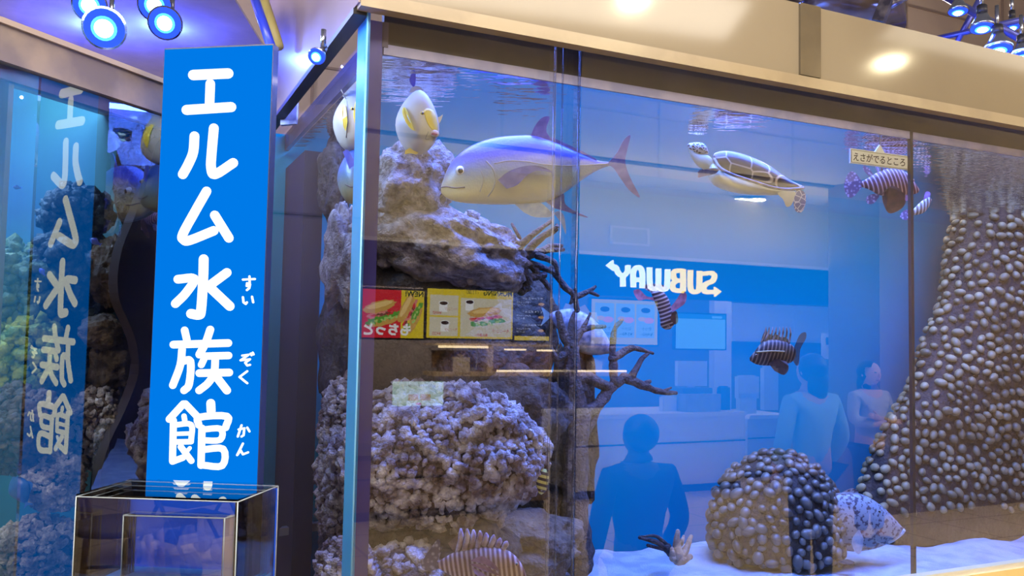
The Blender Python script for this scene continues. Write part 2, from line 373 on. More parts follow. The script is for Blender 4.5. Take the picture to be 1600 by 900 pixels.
# dark band above the water, pale flange at the water line
MB().tbox(SC + 0.055, SEND, 0.055, 0.075, ZW + 0.028, ZRIM + .12).build('header_band', pm('dark_header', C(22, 20, 26), C(58, 52, 50), 7, 0.3, lo=.5, hi=.75), tank)
MB().tbox(SC + 0.055, SEND, 0.052, 0.085, ZW + 0.003, ZW + 0.028).build('water_line_flange', pm('flange_white', C(176, 170, 200), C(150, 150, 190), 12, 0.35), tank)
MB().tbox(SC + 0.05, SC + .065, 0.05, DBACK, ZW + 0.02, ZRIM).build('header_band', pm('side_header', C(70, 60, 84), C(90, 80, 100), 7, 0.35), tank)
# water
mb = MB(); nx, ny = 2, 2
mb.add([T(SC + .05, .05, ZW), T(SEND, .05, ZW), T(SEND, DBACK, ZW), T(SC + .05, DBACK, ZW)], [(0, 1, 2, 3)])
wt = tag(mb.build('water_surface', water_mat(), None, False), 'rippled water surface seen from below in the large tank', 'water', kind='stuff')
# sand bed
sand_mat = pm('pale_sand', C(176, 186, 190), C(146, 160, 172), 9, 0.9, bump=0.5, bscale=160)
mb = MB(); NX, NY = 110, 40; vs = []
for j in range(NY + 1):
    for i in range(NX + 1):
        s = SC + .06 + (SEND - SC - .07) * i / NX; d = 0.06 + (DBACK - 0.065) * j / NY
        q = Vector((s * 3, d * 3, 0)); z = ZSAND + 0.035 * noise.noise(q) + 0.012 * noise.noise(q * 4) + 0.03 * max(0, 0.35 - d) 
        vs.append(T(s, d, z))
mb.add(vs, [(j * (NX + 1) + i, j * (NX + 1) + i + 1, (j + 1) * (NX + 1) + i + 1, (j + 1) * (NX + 1) + i) for j in range(NY) for i in range(NX)], 0, True)
tag(mb.build('sand', sand_mat, None, False), 'pale blue-lit sand bed on the tank bottom', 'sand', kind='stuff')

# ------------------------------------------------------------------ rocks and corals
random.seed(4)
def rock_verts(c, axes, k=5, seed=0, amp=0.3, freq=1.6, fine=0.06, ffreq=7, squash=None):
    v, f = ICO[k]; out = np.empty_like(v); A = [Vector(a) for a in axes]; c = Vector(c); sd = Vector((seed * 7.3, seed * 3.1, seed * 5.7))
    for i, p in enumerate(v):
        q = Vector(p); r = 1 + amp * noise.noise(q * freq + sd) + amp * 0.5 * noise.noise(q * freq * 2.3 + sd) + fine * noise.fractal(q * ffreq + sd, 0.7, 2.2, 4)
        w = c + (A[0] * q.x + A[1] * q.y + A[2] * q.z) * r; out[i] = w
    return out, f
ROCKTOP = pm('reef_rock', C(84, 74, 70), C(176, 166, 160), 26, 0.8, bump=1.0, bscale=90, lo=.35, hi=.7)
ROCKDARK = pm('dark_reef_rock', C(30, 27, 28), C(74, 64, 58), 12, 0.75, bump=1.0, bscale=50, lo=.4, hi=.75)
ROCKBROWN = pm('brown_reef_rock', C(58, 46, 38), C(120, 100, 78), 14, 0.6, bump=0.9, bscale=60, lo=.35, hi=.7)
CORALLIT = pm('knobbly_coral_lit_tips', C(120, 98, 88), C(240, 232, 230), 17, 0.6, bump=1.0, bscale=140, lo=.38, hi=.64)  # pale tones put lit highlights into the knob colour
CORALPOP = pm('knobbly_coral', C(50, 38, 34), C(130, 110, 100), 34, 0.7, bump=1.0, bscale=150, lo=.38, hi=.68)  # dark base puts crevice shade into the colour
def scatter(mb, verts, faces, count, rmin, rmax, el=1.0, k=1, mi=0, seed=1, keep=None, mind=0.0, out=0.3, up=0.0, jit=0.0):
    """knobs all over a lump (one surface pattern)"""
    rnd = random.Random(seed); V = verts; tri = []
    fa = np.array([f[:3] for f in faces]); a, b, c = V[fa[:, 0]], V[fa[:, 1]], V[fa[:, 2]]
    nr = np.cross(b - a, c - a); ar = np.linalg.norm(nr, axis=1) + 1e-12; nr = nr / ar[:, None]; cum = np.cumsum(ar); done = []; cells = {}
    tries = 0
    while len(done) < count and tries < count * 12:
        tries += 1; i = int(np.searchsorted(cum, rnd.random() * cum[-1])); i = min(i, len(fa) - 1)
        w1, w2 = rnd.random(), rnd.random()
        if w1 + w2 > 1: w1, w2 = 1 - w1, 1 - w2
        p = a[i] + (b[i] - a[i]) * w1 + (c[i] - a[i]) * w2; nn = nr[i]
        if keep and not keep(Vector(p), Vector(nn)): continue
        if mind:
            key = tuple((p / mind).astype(int)); bad = False
            for dx in (-1, 0, 1):
                for dy in (-1, 0, 1):
                    for dz in (-1, 0, 1):
                        for q in cells.get((key[0] + dx, key[1] + dy, key[2] + dz), ()):
                            if ((q - p) ** 2).sum() < mind * mind: bad = True
            if bad: continue
            cells.setdefault(key, []).append(p)
        done.append(p); r = rnd.uniform(rmin, rmax); N_ = Vector(nn); N_ = (N_ + Vector((0, 0, up))).normalized()
        t1 = N_.cross(Vector((rnd.uniform(-1, 1), rnd.uniform(-1, 1), rnd.uniform(-1, 1)))).normalized(); t2 = N_.cross(t1)
        e = rnd.uniform(1.0, 1.45); bv, bf = ICO[k]; A_ = np.array([tuple(t1 * r * e), tuple(t2 * r / e ** .3), tuple(N_ * r * el)]); jv = bv if not jit else bv * np.array([[1 + rnd.uniform(-jit, jit)] for _ in bv]); mb.add(jv @ A_ + (p + np.array(N_[:]) * r * out), bf, mi, True)
    return mb
def facing_cam(p, nn): return nn.dot(CAM - p) > -0.15 * (CAM - p).length

def rock(name, label, x, y, d, w, h, dp, mat, seed, amp=0.3, fine=0.07, k=5, freq=1.6, knobs=None, cat='rock', tilt=0.0, Pf=None, ax=None):
    c = (Pf or P)(x, y, d); uu, nn_ = ax or (u, n)
    A = (uu * w * cos(tilt) + zz * w * sin(tilt), nn_ * dp, zz * h * cos(tilt) - uu * h * sin(tilt))
    v, f = rock_verts(c, A, k, seed, amp, freq, fine); mb = MB(); mb.add(v, f, 0, True)
    if knobs: scatter(mb, v, f, knobs[0], knobs[1], knobs[2], seed=seed, keep=facing_cam, mi=len(knobs) > 3 and 1 or 0, mind=knobs[1] * 1.1, jit=.34)
    return tag(mb.build(name, mat if not (knobs and len(knobs) > 3) else [mat, knobs[3]], None, False), label, cat)
# left stack in the big tank (pixel position, distance behind the glass, half sizes in metres)
rock('reef_rock', 'grey craggy boulder at the top of the rock stack, below the yellow-faced fish', 642, 285, .62, .125, .14, .16, ROCKTOP, 3, .28)
rock('reef_rock', 'broad pale rock ledge under the silver fish, with small stubs', 690, 392, .72, .30, .135, .26, ROCKTOP, 8, .25, knobs=(14, .012, .022), tilt=-.22)
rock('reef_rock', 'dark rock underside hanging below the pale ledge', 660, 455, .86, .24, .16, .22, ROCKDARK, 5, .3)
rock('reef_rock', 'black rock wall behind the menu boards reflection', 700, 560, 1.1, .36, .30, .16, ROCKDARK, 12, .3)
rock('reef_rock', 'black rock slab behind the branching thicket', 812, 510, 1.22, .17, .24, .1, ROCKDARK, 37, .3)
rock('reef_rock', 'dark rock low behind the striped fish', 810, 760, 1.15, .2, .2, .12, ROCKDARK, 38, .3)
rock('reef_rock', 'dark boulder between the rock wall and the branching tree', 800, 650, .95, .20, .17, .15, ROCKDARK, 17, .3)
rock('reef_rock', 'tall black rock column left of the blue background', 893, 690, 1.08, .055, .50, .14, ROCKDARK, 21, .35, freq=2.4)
rock('knobbly_coral', 'large knobbly coral mound with highlights coloured on its tips at the foot of the rock stack', 690, 715, .62, .33, .21, .24, CORALPOP, 6, .22, knobs=(1500, .008, .019, CORALLIT), cat='coral')
rock('knobbly_coral', 'knobbly coral half out of the picture below the large coral mound', 632, 905, .42, .13, .085, .14, CORALPOP, 9, .22, knobs=(260, .008, .017, CORALLIT), cat='coral')
rock('reef_rock', 'added dark stone filling the space under the large knobbly coral mound', 650, 852, .78, .27, .22, .38, ROCKDARK, 33, .3)  # stone added and enlarged to block the sand mirrored in the left glass
rock('reef_rock', 'low brown rubble between coral mound and sand', 800, 850, .85, .26, .12, .2, ROCKBROWN, 31, .3)
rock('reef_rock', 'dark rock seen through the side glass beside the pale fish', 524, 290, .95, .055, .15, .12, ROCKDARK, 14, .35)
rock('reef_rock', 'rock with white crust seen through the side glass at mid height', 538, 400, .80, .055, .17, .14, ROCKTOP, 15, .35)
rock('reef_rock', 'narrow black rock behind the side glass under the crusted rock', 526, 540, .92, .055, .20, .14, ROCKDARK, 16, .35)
rock('knobbly_coral', 'tall knobbly coral column seen through the side glass', 532, 735, .80, .055, .30, .14, CORALPOP, 18, .22, knobs=(620, .008, .016, CORALLIT), cat='coral')
rock('knobbly_coral', 'knobbly coral low behind the side glass near the floor', 540, 890, .42, .07, .07, .12, CORALPOP, 19, .22, knobs=(220, .007, .014, CORALLIT), cat='coral')
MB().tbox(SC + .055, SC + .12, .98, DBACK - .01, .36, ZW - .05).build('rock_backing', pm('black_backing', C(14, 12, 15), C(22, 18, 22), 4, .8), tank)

# branching dead coral
BR = pm('dark_branch_coral', C(38, 33, 34), C(92, 80, 72), 30, 0.7, bump=0.8, bscale=110, lo=.4, hi=.75)
def branches(name, label, lines, d, mat, cat='coral', wob=.35):
    mb = MB()
    for i, (pts, r0, r1) in enumerate(lines):
        dd = [d + (q[2] if len(q) > 2 else 0) for q in pts]
        w = smooth_line([P(q[0], q[1], e) for q, e in zip(pts, dd)], 5); m = len(w)
        mb.tube(w, [r0 + (r1 - r0) * j / (m - 1) for j in range(m)], 9, 0, True, wob, i)
        mb.ball(w[-1], r1, 2); mb.ball(w[0], r0, 2)
    return tag(mb.build(name, mat), label, cat)
branches('branching_coral', 'dark thicket of branching coral sticking out under the silver fish', [
    ([(730, 448), (760, 420), (790, 405), (830, 395)], .026, .018), ([(745, 440), (757, 410), (754, 390)], .014, .006), ([(765, 425), (773, 410), (773, 397)], .012, .006),
    ([(790, 410, .0), (812, 385, -.04), (835, 365, -.08), (862, 345, -.1)], .018, .006), ([(820, 398), (845, 372, -.05), (868, 358, -.1), (870, 352, -.1)], .016, .006),
    ([(815, 402), (850, 392), (880, 390)], .018, .007), ([(845, 392), (862, 384), (878, 384)], .011, .006), ([(800, 415), (835, 415), (872, 428)], .02, .007),
    ([(830, 415), (850, 440), (858, 452)], .013, .006), ([(815, 420), (825, 445), (815, 455)], .022, .016), ([(840, 400, -.02), (866, 410, -.06), (870, 425, -.06)], .012, .006),
    ([(735, 450), (790, 440), (850, 430)], .02, .012), ([(725, 425), (730, 412), (731, 405)], .008, .004), ([(812, 372), (800, 350)], .007, .004)], .62, BR)
branches('branching_coral', 'tall dark tree of dead coral in front of the blue background', [
    ([(905, 880), (898, 800), (900, 720), (905, 650), (895, 590), (893, 540)], .055, .026), ([(905, 650), (935, 632), (952, 608), (975, 590)], .026, .018),
    ([(975, 590), (1005, 602), (1030, 612), (1056, 614)], .02, .008), ([(1035, 612), (1048, 606)], .009, .005), ([(960, 600), (958, 565), (957, 540)], .018, .012),
    ([(957, 560), (985, 545), (1000, 546), (1020, 552)], .017, .006), ([(957, 545), (960, 515), (972, 500)], .014, .006), ([(900, 590), (920, 590), (950, 606)], .024, .02),
    ([(985, 592), (1000, 565), (1012, 553)], .015, .007), ([(893, 545), (880, 520), (872, 490)], .022, .012), ([(893, 545), (905, 520), (922, 512), (945, 510)], .018, .007),
    ([(890, 540), (893, 505), (897, 488)], .016, .006), ([(905, 525), (915, 505), (922, 490)], .011, .005), ([(862, 420), (880, 445), (897, 462), (902, 485)], .013, .010),
    ([(898, 465), (920, 455), (930, 448)], .012, .006), ([(920, 455), (935, 462)], .008, .005), ([(905, 690), (925, 660), (935, 640)], .02, .01), ([(880, 555), (870, 560), (862, 545)], .016, .006),
    ([(900, 640), (878, 625), (868, 600)], .02, .008), ([(975, 590), (1000, 600), (1015, 596)], .014, .008)], .88, BR)
branches('coral_twig', 'small dark forked twig lying on the sand', [([(1000, 840), (1020, 845), (1042, 856)], .008, .012), ([(1003, 838), (1025, 838), (1042, 852)], .004, .009), ([(1042, 856), (1048, 864)], .02, .018),
    ([(1012, 852), (1035, 858)], .006, .008)], .95, BR)
branches('soft_coral', 'small tan finger coral standing on the sand', [([(1060, 874), (1058, 850), (1059, 830)], .024, .008), ([(1062, 872), (1073, 855), (1080, 838)], .018, .007), ([(1052, 872), (1050, 858)], .016, .008),
    ([(1065, 874), (1078, 870)], .022, .012), ([(1064, 850), (1068, 838)], .01, .005)], .8, pm('tan_coral', C(178, 146, 112), C(150, 120, 92), 20, .6, bump=.4))

# bobble corals
BASE_DK = pm('coral_base', C(40, 30, 24), C(62, 48, 38), 18, .8, bump=.6, bscale=60)
BOB_CR = pm('coral_bobbles_cream', C(100, 84, 52), C(158, 138, 96), 7, .55, lo=.35, hi=.65)
BOB_DK = pm('coral_bobbles_dark', C(74, 66, 56), C(128, 118, 100), 6, .4, lo=.35, hi=.65)
BOB_GN = pm('coral_bobbles_grey', C(120, 116, 98), C(160, 156, 134), 6, .4)
def dens(prof, m=5):
    out = []
    for a, b in zip(prof, prof[1:]):
        for j in range(m): out.append(tuple(x + (y - x) * j / m for x, y in zip(a, b)))
    return out + [prof[-1]]
def lump(pcx, d, outline, bmax, seg=72, seed=0, amp=.05, sq=.7):
    """mound standing at pixel column pcx, distance d: outline rows are (left px, right px, y); thin enough to fit the tank"""
    c0 = P(pcx, 850, d); s0 = sdz(c0)[0]; dist = (c0 - CAM).dot(CF); th = math.atan2(s0, DG + d); v = []; f = []
    rows = []
    for xl, xr, y in outline:
        w = (xr - xl) / 2 * dist / FPX * cos(math.atan2(pcx - 800, FPX)); b = min(bmax, sq * w); a = sqrt(max((w ** 2 - (b * sin(th)) ** 2), .0004)) / cos(th)
        sc = sdz(P((xl + xr) / 2, y, d))[0]; rows.append((P(pcx, y, d).z, a, b, sc))
    rows = dens(rows, 5)
    for z, a, b, sc in rows:
        for j in range(seg):
            t = 2 * pi * j / seg; q = Vector((cos(t) * 1.5, sin(t) * 1.5, z * 2.5 + seed)); r = 1 + amp * 2 * noise.noise(q)
            v.append(T(sc + a * r * cos(t), d + b * r * sin(t), z))
    k = len(rows)
    for i in range(k - 1):
        for j in range(seg):
            a_, b_, c_, d_ = i * seg + j, i * seg + (j + 1) % seg, (i + 1) * seg + (j + 1) % seg, (i + 1) * seg + j
            f += [(a_, b_, c_), (a_, c_, d_)]
    return np.array([tuple(x) for x in v]), f, seg
v, f, sg_ = lump(1600, 1.06, ((1409, 1796, 850), (1364, 1836, 815), (1357, 1843, 770), (1374, 1828, 700), (1390, 1812, 650), (1424, 1778, 605), (1446, 1756, 545), (1469, 1732, 480), (1480, 1721, 420), (1490, 1710, 360), (1504, 1698, 318), (1519, 1681, 302), (1574, 1626, 296)), .21, seed=2)
bc = empty('bobble_coral', T(sdz(P(1600, 850, 1.0))[0], 1.06, ZSAND), 'tall brown coral pillar covered in pale bobbles at the right end of the tank', 'coral')
mb = MB(); mb.add(v, f, 0, True); mb.add(v[-sg_:], [tuple(range(sg_))], 0, True); mb.build('coral_body', BASE_DK, bc)
zcut = P(1480, 805, .8).z
kp = lambda p, q: facing_cam(p, q) and p.z > zcut + .08 * noise.noise(p * 4)
mb = MB(); scatter(mb, v, f, 4200, .0155, .0225, .8, 2, 0, 11, kp, .0405, .4, .5); o = mb.build('bobbles', BOB_CR, bc); o['kind'] = 'stuff'; o['label'] = 'pale cream bobbles over the pillar'
v, f, sg_ = lump(1216, .98, ((1120, 1310, 866), (1112, 1316, 850), (1112, 1318, 825), (1116, 1312, 795), (1127, 1298, 762), (1150, 1280, 734), (1176, 1254, 717), (1197, 1235, 710), (1210, 1222, 708)), .24, seed=5, sq=.9)
bc = empty('bobble_coral', T(sdz(P(1216, 850, .98))[0], .98, ZSAND), 'round mound of grey-brown bobble coral in the middle of the sand', 'coral')
mb = MB(); mb.add(v, f, 0, True); mb.build('coral_body', BASE_DK, bc)
mb = MB(); scatter(mb, v, f, 520, .013, .025, .85, 2, 0, 13, facing_cam, .036, .35, .3); o = mb.build('bobbles', pm('coral_bobbles_mound', C(58, 50, 42), C(122, 112, 96), 5, .4, lo=.35, hi=.65), bc); o['kind'] = 'stuff'
rock('reef_rock', 'small dark stone at the right foot of the bobble mound', 1322, 880, .70, .035, .012, .03, ROCKDARK, 40, .3, k=3)

# ------------------------------------------------------------------ fish
def fish_frame(x, y, d):
    """picture-parallel plane through the fish's middle: returns px -> point, depth vector, metres per pixel"""
    c = P(x, y, d); dist = (c - CAM).dot(CF); v = -(c - CAM).normalized()
    def fp(a, b, off=0.0):
        r = ray(a, b); return CAM + r * dist + v * off
    return fp, v, dist / FPX
def resample(st, m):
    top = smooth_line([Vector((*a, 0)) for a, b in st], m); bot = smooth_line([Vector((*b, 0)) for a, b in st], m)
    return [((a.x, a.y), (b.x, b.y)) for a, b in zip(top, bot)]
from mathutils.bvhtree import BVHTree
BODY = {}
def reg(parent, ob):
    w = ob.location.copy(); q = ob.parent
    while q is not None: w += q.location; q = q.parent
    me = ob.data; BODY.setdefault(parent.name, []).append(BVHTree.FromPolygons([x.co + w for x in me.vertices], [tuple(f.vertices) for f in me.polygons]))
def skin_at(parent, x, y, off=0.002):
    """point on the near side of a fish's skin under a pixel, lifted towards the viewer"""
    r = ray(x, y).normalized(); best = None
    for b in BODY[parent.name]:
        h = b.ray_cast(CAM, r)
        if h[0] is not None and (best is None or h[3] < best[0]): best = (h[3], h[0])
    if best is None:
        for b in BODY[parent.name]:
            c0 = b.find_nearest(CAM + r * (BODY_DIST.get(parent.name, 2.5)))
            if c0[0] is not None and (best is None or c0[3] < best[0]): best = (c0[3], c0[0])
        t = (best[1] - CAM).dot(r); return CAM + r * (t - off)
    return best[1] - r * off
BODY_DIST = {}
def fish_body(fp, v, mpp, st, thick, mat, parent, name='body', power=2.0, seg=20, ends=(0.35, .5), m=4, base=None):
    """loft through (top, bottom) pixel pairs from nose to tail"""
    st = resample(st, m); k = len(st); S = []; H = []
    for i, (a, b) in enumerate(st):
        S.append((fp(*a), fp(*b))); L = math.hypot(a[0] - b[0], a[1] - b[1]) * mpp
        t = i / (k - 1); H.append(max(L * thick * (0.75 + .25 * sin(pi * t)), .001))
    mb = MB(); mb.loft(S, v, H, seg, 0, power); ob = mb.build(name, mat, parent, base=base); BODY_DIST[parent.name] = (S[0][0] - CAM).length; reg(parent, ob); return ob
def skin_fin(pts, parent, mat, name='pectoral_fin', off=.004, th=.004, lift=.02, sm=True):
    """fin rooted on the skin at its first point, its far end lifted off the body"""
    w = smooth_line([Vector((*p, 0)) for p in pts], 3) if sm else [Vector((*p, 0)) for p in pts]; far = max((q - w[0]).length for q in w); base = None; out = []
    for q in w:
        a = skin_at(parent, q.x, q.y, off + lift * (q - w[0]).length / far); out.append(a)
    mb = MB(); mb.slab(out, (CAM - out[0]).normalized() * th); return mb.build(name, mat, parent)
def skin_line(pts, parent, mat, name, r=.0016, off=.0005):
    w = smooth_line([Vector((*p, 0)) for p in pts], 5); mb = MB(); mb.tube([skin_at(parent, q.x, q.y, off) for q in w], r, 6); return mb.build(name, mat, parent)
def skin_patch(pts, parent, mat, name, off=.0012, th=.002, rings=5):
    w = smooth_line([Vector((*p, 0)) for p in list(pts) + [pts[0]]], 4)[:-1]; cx = sum(q.x for q in w) / len(w); cy = sum(q.y for q in w) / len(w); V_, F_ = [], []; k = len(w)
    for i in range(1, rings + 1):
        for q in w: V_.append(skin_at(parent, cx + (q.x - cx) * i / rings, cy + (q.y - cy) * i / rings, off))
    V_.append(skin_at(parent, cx, cy, off)); ci = len(V_) - 1
    for j in range(k): F_.append((ci, j, (j + 1) % k))
    for i in range(rings - 1):
        for j in range(k): F_.append((i * k + j, (i + 1) * k + j, (i + 1) * k + (j + 1) % k, i * k + (j + 1) % k))
    mb = MB(); mb.add(V_, F_, 0, True); ob = mb.build(name, mat, parent); md = ob.modifiers.new('thick', 'SOLIDIFY'); md.thickness = th; return ob
def skin_eye(mpp, x, y, r, parent, iris=C(205, 205, 195)):
    c = skin_at(parent, x, y, 0); v = (CAM - c).normalized(); e = MB().ball(c - v * r * mpp * .35, r * mpp, 3).build('eye', pm('eye_' + str(round(iris[0], 3)), iris, rough=.15), parent)
    MB().ball(c + v * r * mpp * .4, r * mpp * .55, 2).build('pupil', pm('pupil', C(18, 16, 24), rough=.1), e)
def fin(fp, v, pts, off, mat, parent, name='fin', th=.004, sm=True, bend=0.0):
    w = smooth_line([Vector((*p, 0)) for p in pts], 3) if sm else [Vector((*p, 0)) for p in pts]
    mb = MB(); mb.slab([fp(q.x, q.y, off + bend * i / len(w)) for i, q in enumerate(w)], v * th); return mb.build(name, mat, parent)
def eye(fp, v, mpp, x, y, r, off, parent, iris=C(205, 205, 195), name='eye'):
    e = MB().ball(fp(x, y, off - r * mpp * .3), r * mpp, 3).build(name, pm('eye_' + str(round(iris[0], 3)), iris, rough=.15), parent)
    MB().ball(fp(x, y, off + r * mpp * .45), r * mpp * .52, 2).build('pupil', pm('pupil', C(18, 16, 24), rough=.1), e)
def cs(lst, ox, oy, k): return [(ox + a / k, oy + b / k) for a, b in lst]
def pair(top, bot, ox, oy, k): return list(zip(cs(top, ox, oy, k), cs(bot, ox, oy, k)))

# --- big silver fish
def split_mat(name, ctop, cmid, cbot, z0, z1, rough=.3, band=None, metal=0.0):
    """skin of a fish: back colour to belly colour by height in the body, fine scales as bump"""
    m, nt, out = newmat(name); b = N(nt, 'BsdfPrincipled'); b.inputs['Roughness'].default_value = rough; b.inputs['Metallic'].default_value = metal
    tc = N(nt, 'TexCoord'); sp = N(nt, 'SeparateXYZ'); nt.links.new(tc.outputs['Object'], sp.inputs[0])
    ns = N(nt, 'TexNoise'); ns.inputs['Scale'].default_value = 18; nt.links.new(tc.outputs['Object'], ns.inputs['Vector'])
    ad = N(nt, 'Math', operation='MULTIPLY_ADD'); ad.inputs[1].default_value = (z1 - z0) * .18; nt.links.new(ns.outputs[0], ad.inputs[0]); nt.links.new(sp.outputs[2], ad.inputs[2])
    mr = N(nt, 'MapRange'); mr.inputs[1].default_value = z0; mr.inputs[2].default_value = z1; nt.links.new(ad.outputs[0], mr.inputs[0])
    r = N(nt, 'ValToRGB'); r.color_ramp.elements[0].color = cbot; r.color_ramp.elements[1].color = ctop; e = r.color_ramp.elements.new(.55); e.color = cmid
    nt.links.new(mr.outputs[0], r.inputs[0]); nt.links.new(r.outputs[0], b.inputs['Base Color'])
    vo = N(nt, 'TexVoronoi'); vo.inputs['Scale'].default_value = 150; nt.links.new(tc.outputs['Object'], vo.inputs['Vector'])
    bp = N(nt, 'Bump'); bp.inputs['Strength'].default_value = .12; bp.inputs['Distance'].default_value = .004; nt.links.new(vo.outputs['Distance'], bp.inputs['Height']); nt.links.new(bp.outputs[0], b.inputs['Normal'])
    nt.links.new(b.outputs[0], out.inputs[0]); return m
K = (600, 100, 3.6)
fp, v, mpp = fish_frame(845, 262, .27)
jack = empty('trevally_fish', fp(830, 318), 'large silver fish with blue-lit back swimming left near the top', 'fish')
top = [(322, 685), (334, 650), (365, 575), (420, 510), (500, 455), (600, 420), (700, 405), (830, 402), (920, 425), (1000, 455), (1100, 500), (1200, 543), (1275, 553)]
bot = [(320, 700), (326, 730), (370, 763), (440, 780), (520, 787), (610, 791), (720, 790), (840, 785), (920, 772), (1010, 728), (1110, 655), (1200, 598), (1275, 570)]
body = fish_body(fp, v, mpp, pair(top, bot, *K), .34, split_mat('silver_skin', C(40, 62, 160), C(124, 138, 146), C(202, 194, 138), .03, .14, .32, metal=.1), jack, seg=26)  # the back's own blue, deepened with lamp light put into the colour
finm = pm('silver_fin', C(58, 66, 150), C(86, 92, 172), 30, .6, alpha=.96, spec=.2); finb = pm('clear_fin', C(190, 196, 190), C(160, 170, 180), 40, .4, alpha=.55)
fin(fp, v, cs([(825, 405), (848, 350), (885, 305), (920, 294), (932, 306), (916, 350), (915, 385), (940, 430), (860, 420)], *K), 0, finm, jack, 'dorsal_fin')
fin(fp, v, cs([(925, 425), (945, 412), (1000, 438), (1100, 482), (1190, 532), (1200, 548), (1100, 506), (1000, 462)], *K), 0, finm, jack, 'rear_dorsal_fin', sm=False)
fin(fp, v, cs([(1262, 552), (1310, 500), (1345, 432), (1380, 400), (1384, 415), (1366, 490), (1357, 557), (1385, 640), (1436, 738), (1428, 748), (1375, 705), (1325, 635), (1290, 585), (1262, 568)], *K), 0, finm, jack, 'tail_fin')
fin(fp, v, cs([(905, 772), (1005, 725), (1018, 785), (1070, 825), (1143, 858), (1130, 862), (1030, 832), (960, 812)], *K), 0, finm, jack, 'anal_fin')
fin(fp, v, cs([(735, 785), (780, 765), (870, 772), (945, 838), (935, 858), (850, 860), (785, 832)], *K), .012, finb, jack, 'pelvic_fin')
fin(fp, v, cs([(955, 840), (985, 830), (1015, 860), (1025, 960), (1000, 900)], *K), -.02, finb, jack, 'pelvic_fin')
skin_fin(cs([(640, 652), (700, 605), (790, 574), (880, 574), (948, 610), (870, 600), (810, 622), (750, 680), (690, 702)], *K), jack, finm, lift=.02)
skin_eye(mpp, *cs([(430, 600)], *K)[0], 7.6, jack, C(225, 222, 210))
grv = pm('silver_groove', C(130, 132, 122), rough=.5)
skin_line(cs([(575, 545), (612, 590), (628, 650), (612, 705), (585, 745)], *K), jack, grv, 'gill_cover_edge', .002); skin_line(cs([(545, 600), (560, 650), (540, 720)], *K), jack, grv, 'cheek_edge', .0012)
skin_line(cs([(322, 694), (355, 690), (400, 697), (455, 692)], *K), jack, pm('mouth_dark', C(92, 84, 84)), 'mouth', .0022)
skin_line(cs([(620, 560), (700, 545), (800, 548), (900, 565), (1050, 572), (1260, 561)], *K), jack, grv, 'lateral_line', .0014)

# --- yellow faced fish, head on
def front_fish(name, label, x, y, d, w, h, L, mat, yaw, tail=None, k=1.0):
    """deep thin fish facing the viewer; w,h half sizes in metres; yaw turns the snout to the right of the picture"""
    c = P(x, y, d); to = (CAM - c).normalized(); side = Vector((to.y, -to.x, 0)).normalized() * -1   # picture right
    fwd = (to * cos(yaw) + side * sin(yaw)).normalized(); lat = fwd.cross(zz).normalized(); upv = lat.cross(fwd).normalized() * 1
    if upv.z < 0: upv = -upv
    o = empty(name, c - zz * h, label, 'fish'); S, H = [], []
    for i in range(26):
        t = i / 25; r = sin(pi * min(t * .96 + .02, 1)) ** .62; dz = -.35 * h * (1 - t) ** 3
        cc = c + fwd * (L * (.5 - t)) + upv * dz * 1.0
        S.append((cc + upv * h * r, cc - upv * h * r * .98)); H.append(max(w * sin(pi * min(t * .9 + .06, 1)) ** .55, .002))
    mb = MB(); mb.loft(S, lat, H, 28); VV = mb.v[0]
    for i in range(len(VV)):
        e = Vector(VV[i]) - c; zr = e.dot(upv) / h; la = e.dot(lat); g = -.34 * max(0, zr + .15) ** 1.4 - .16 * max(0, -zr - .3); VV[i] = np.array((c + e + lat * (la * g))[:])
    b = mb.build('body', mat, o); BODY_DIST[o.name] = (c - CAM).length - .05; reg(o, b)
    return o, c, fwd, lat, upv
def yface_mat():
    m, nt, out = newmat('pale_fish_skin'); b = N(nt, 'BsdfPrincipled'); b.inputs['Roughness'].default_value = .4
    tc = N(nt, 'TexCoord'); ns = N(nt, 'TexNoise'); ns.inputs['Scale'].default_value = 10; nt.links.new(tc.outputs['Object'], ns.inputs[0])
    r = N(nt, 'ValToRGB'); r.color_ramp.elements[0].color = C(178, 176, 164); r.color_ramp.elements[1].color = C(206, 200, 180); r.color_ramp.elements[0].position = .3; r.color_ramp.elements[1].position = .7
    nt.links.new(ns.outputs[0], r.inputs[0]); nt.links.new(r.outputs[0], b.inputs['Base Color']); nt.links.new(b.outputs[0], out.inputs[0]); return m
PALE = yface_mat(); YEL = pm('yellow_fin', C(224, 196, 40), C(232, 210, 80), 12, .4)
o, c, fwd, lat, upv = front_fish('surgeonfish', 'pale round fish with yellow face, facing out above the boulder', 652, 190, .16, .052, .083, .17, PALE, .35)
fq, vq, mq = fish_frame(652, 190, .16); K = (600, 100, 3.6); 
YEL = pm('yellow_fin', C(236, 196, 30), C(240, 208, 60), 12, .4)
skin_patch(cs([(222, 262), (240, 250), (272, 258), (292, 290), (303, 345), (302, 375), (275, 372), (252, 345), (236, 310)], *K), o, YEL, 'yellow_mask')
skin_fin(cs([(172, 375), (150, 365), (118, 320), (100, 262), (118, 242), (138, 282), (160, 345)], *K), o, YEL, lift=.006)
skin_eye(mq, *cs([(217, 278)], *K)[0], 3.4, o, C(214, 190, 60)); skin_line(cs([(250, 380), (235, 420), (255, 420)], *K), o, pm('pale_crease', C(170, 166, 156)), 'gill_crease', .0012)
q = skin_at(o, *cs([(283, 392)], *K)[0], -.004)
mb = MB(); mb.ball(q, (.0125, .014, .0095), 2); lip = mb.build('lips', pm('pale_lips', C(220, 200, 182), rough=.4), o)
mb = MB(); mb.ball(q + vq * .011 + zz * -.001, (.008, .006, .0038), 2); mb.build('mouth', pm('pink_mouth', C(184, 90, 90)), o)
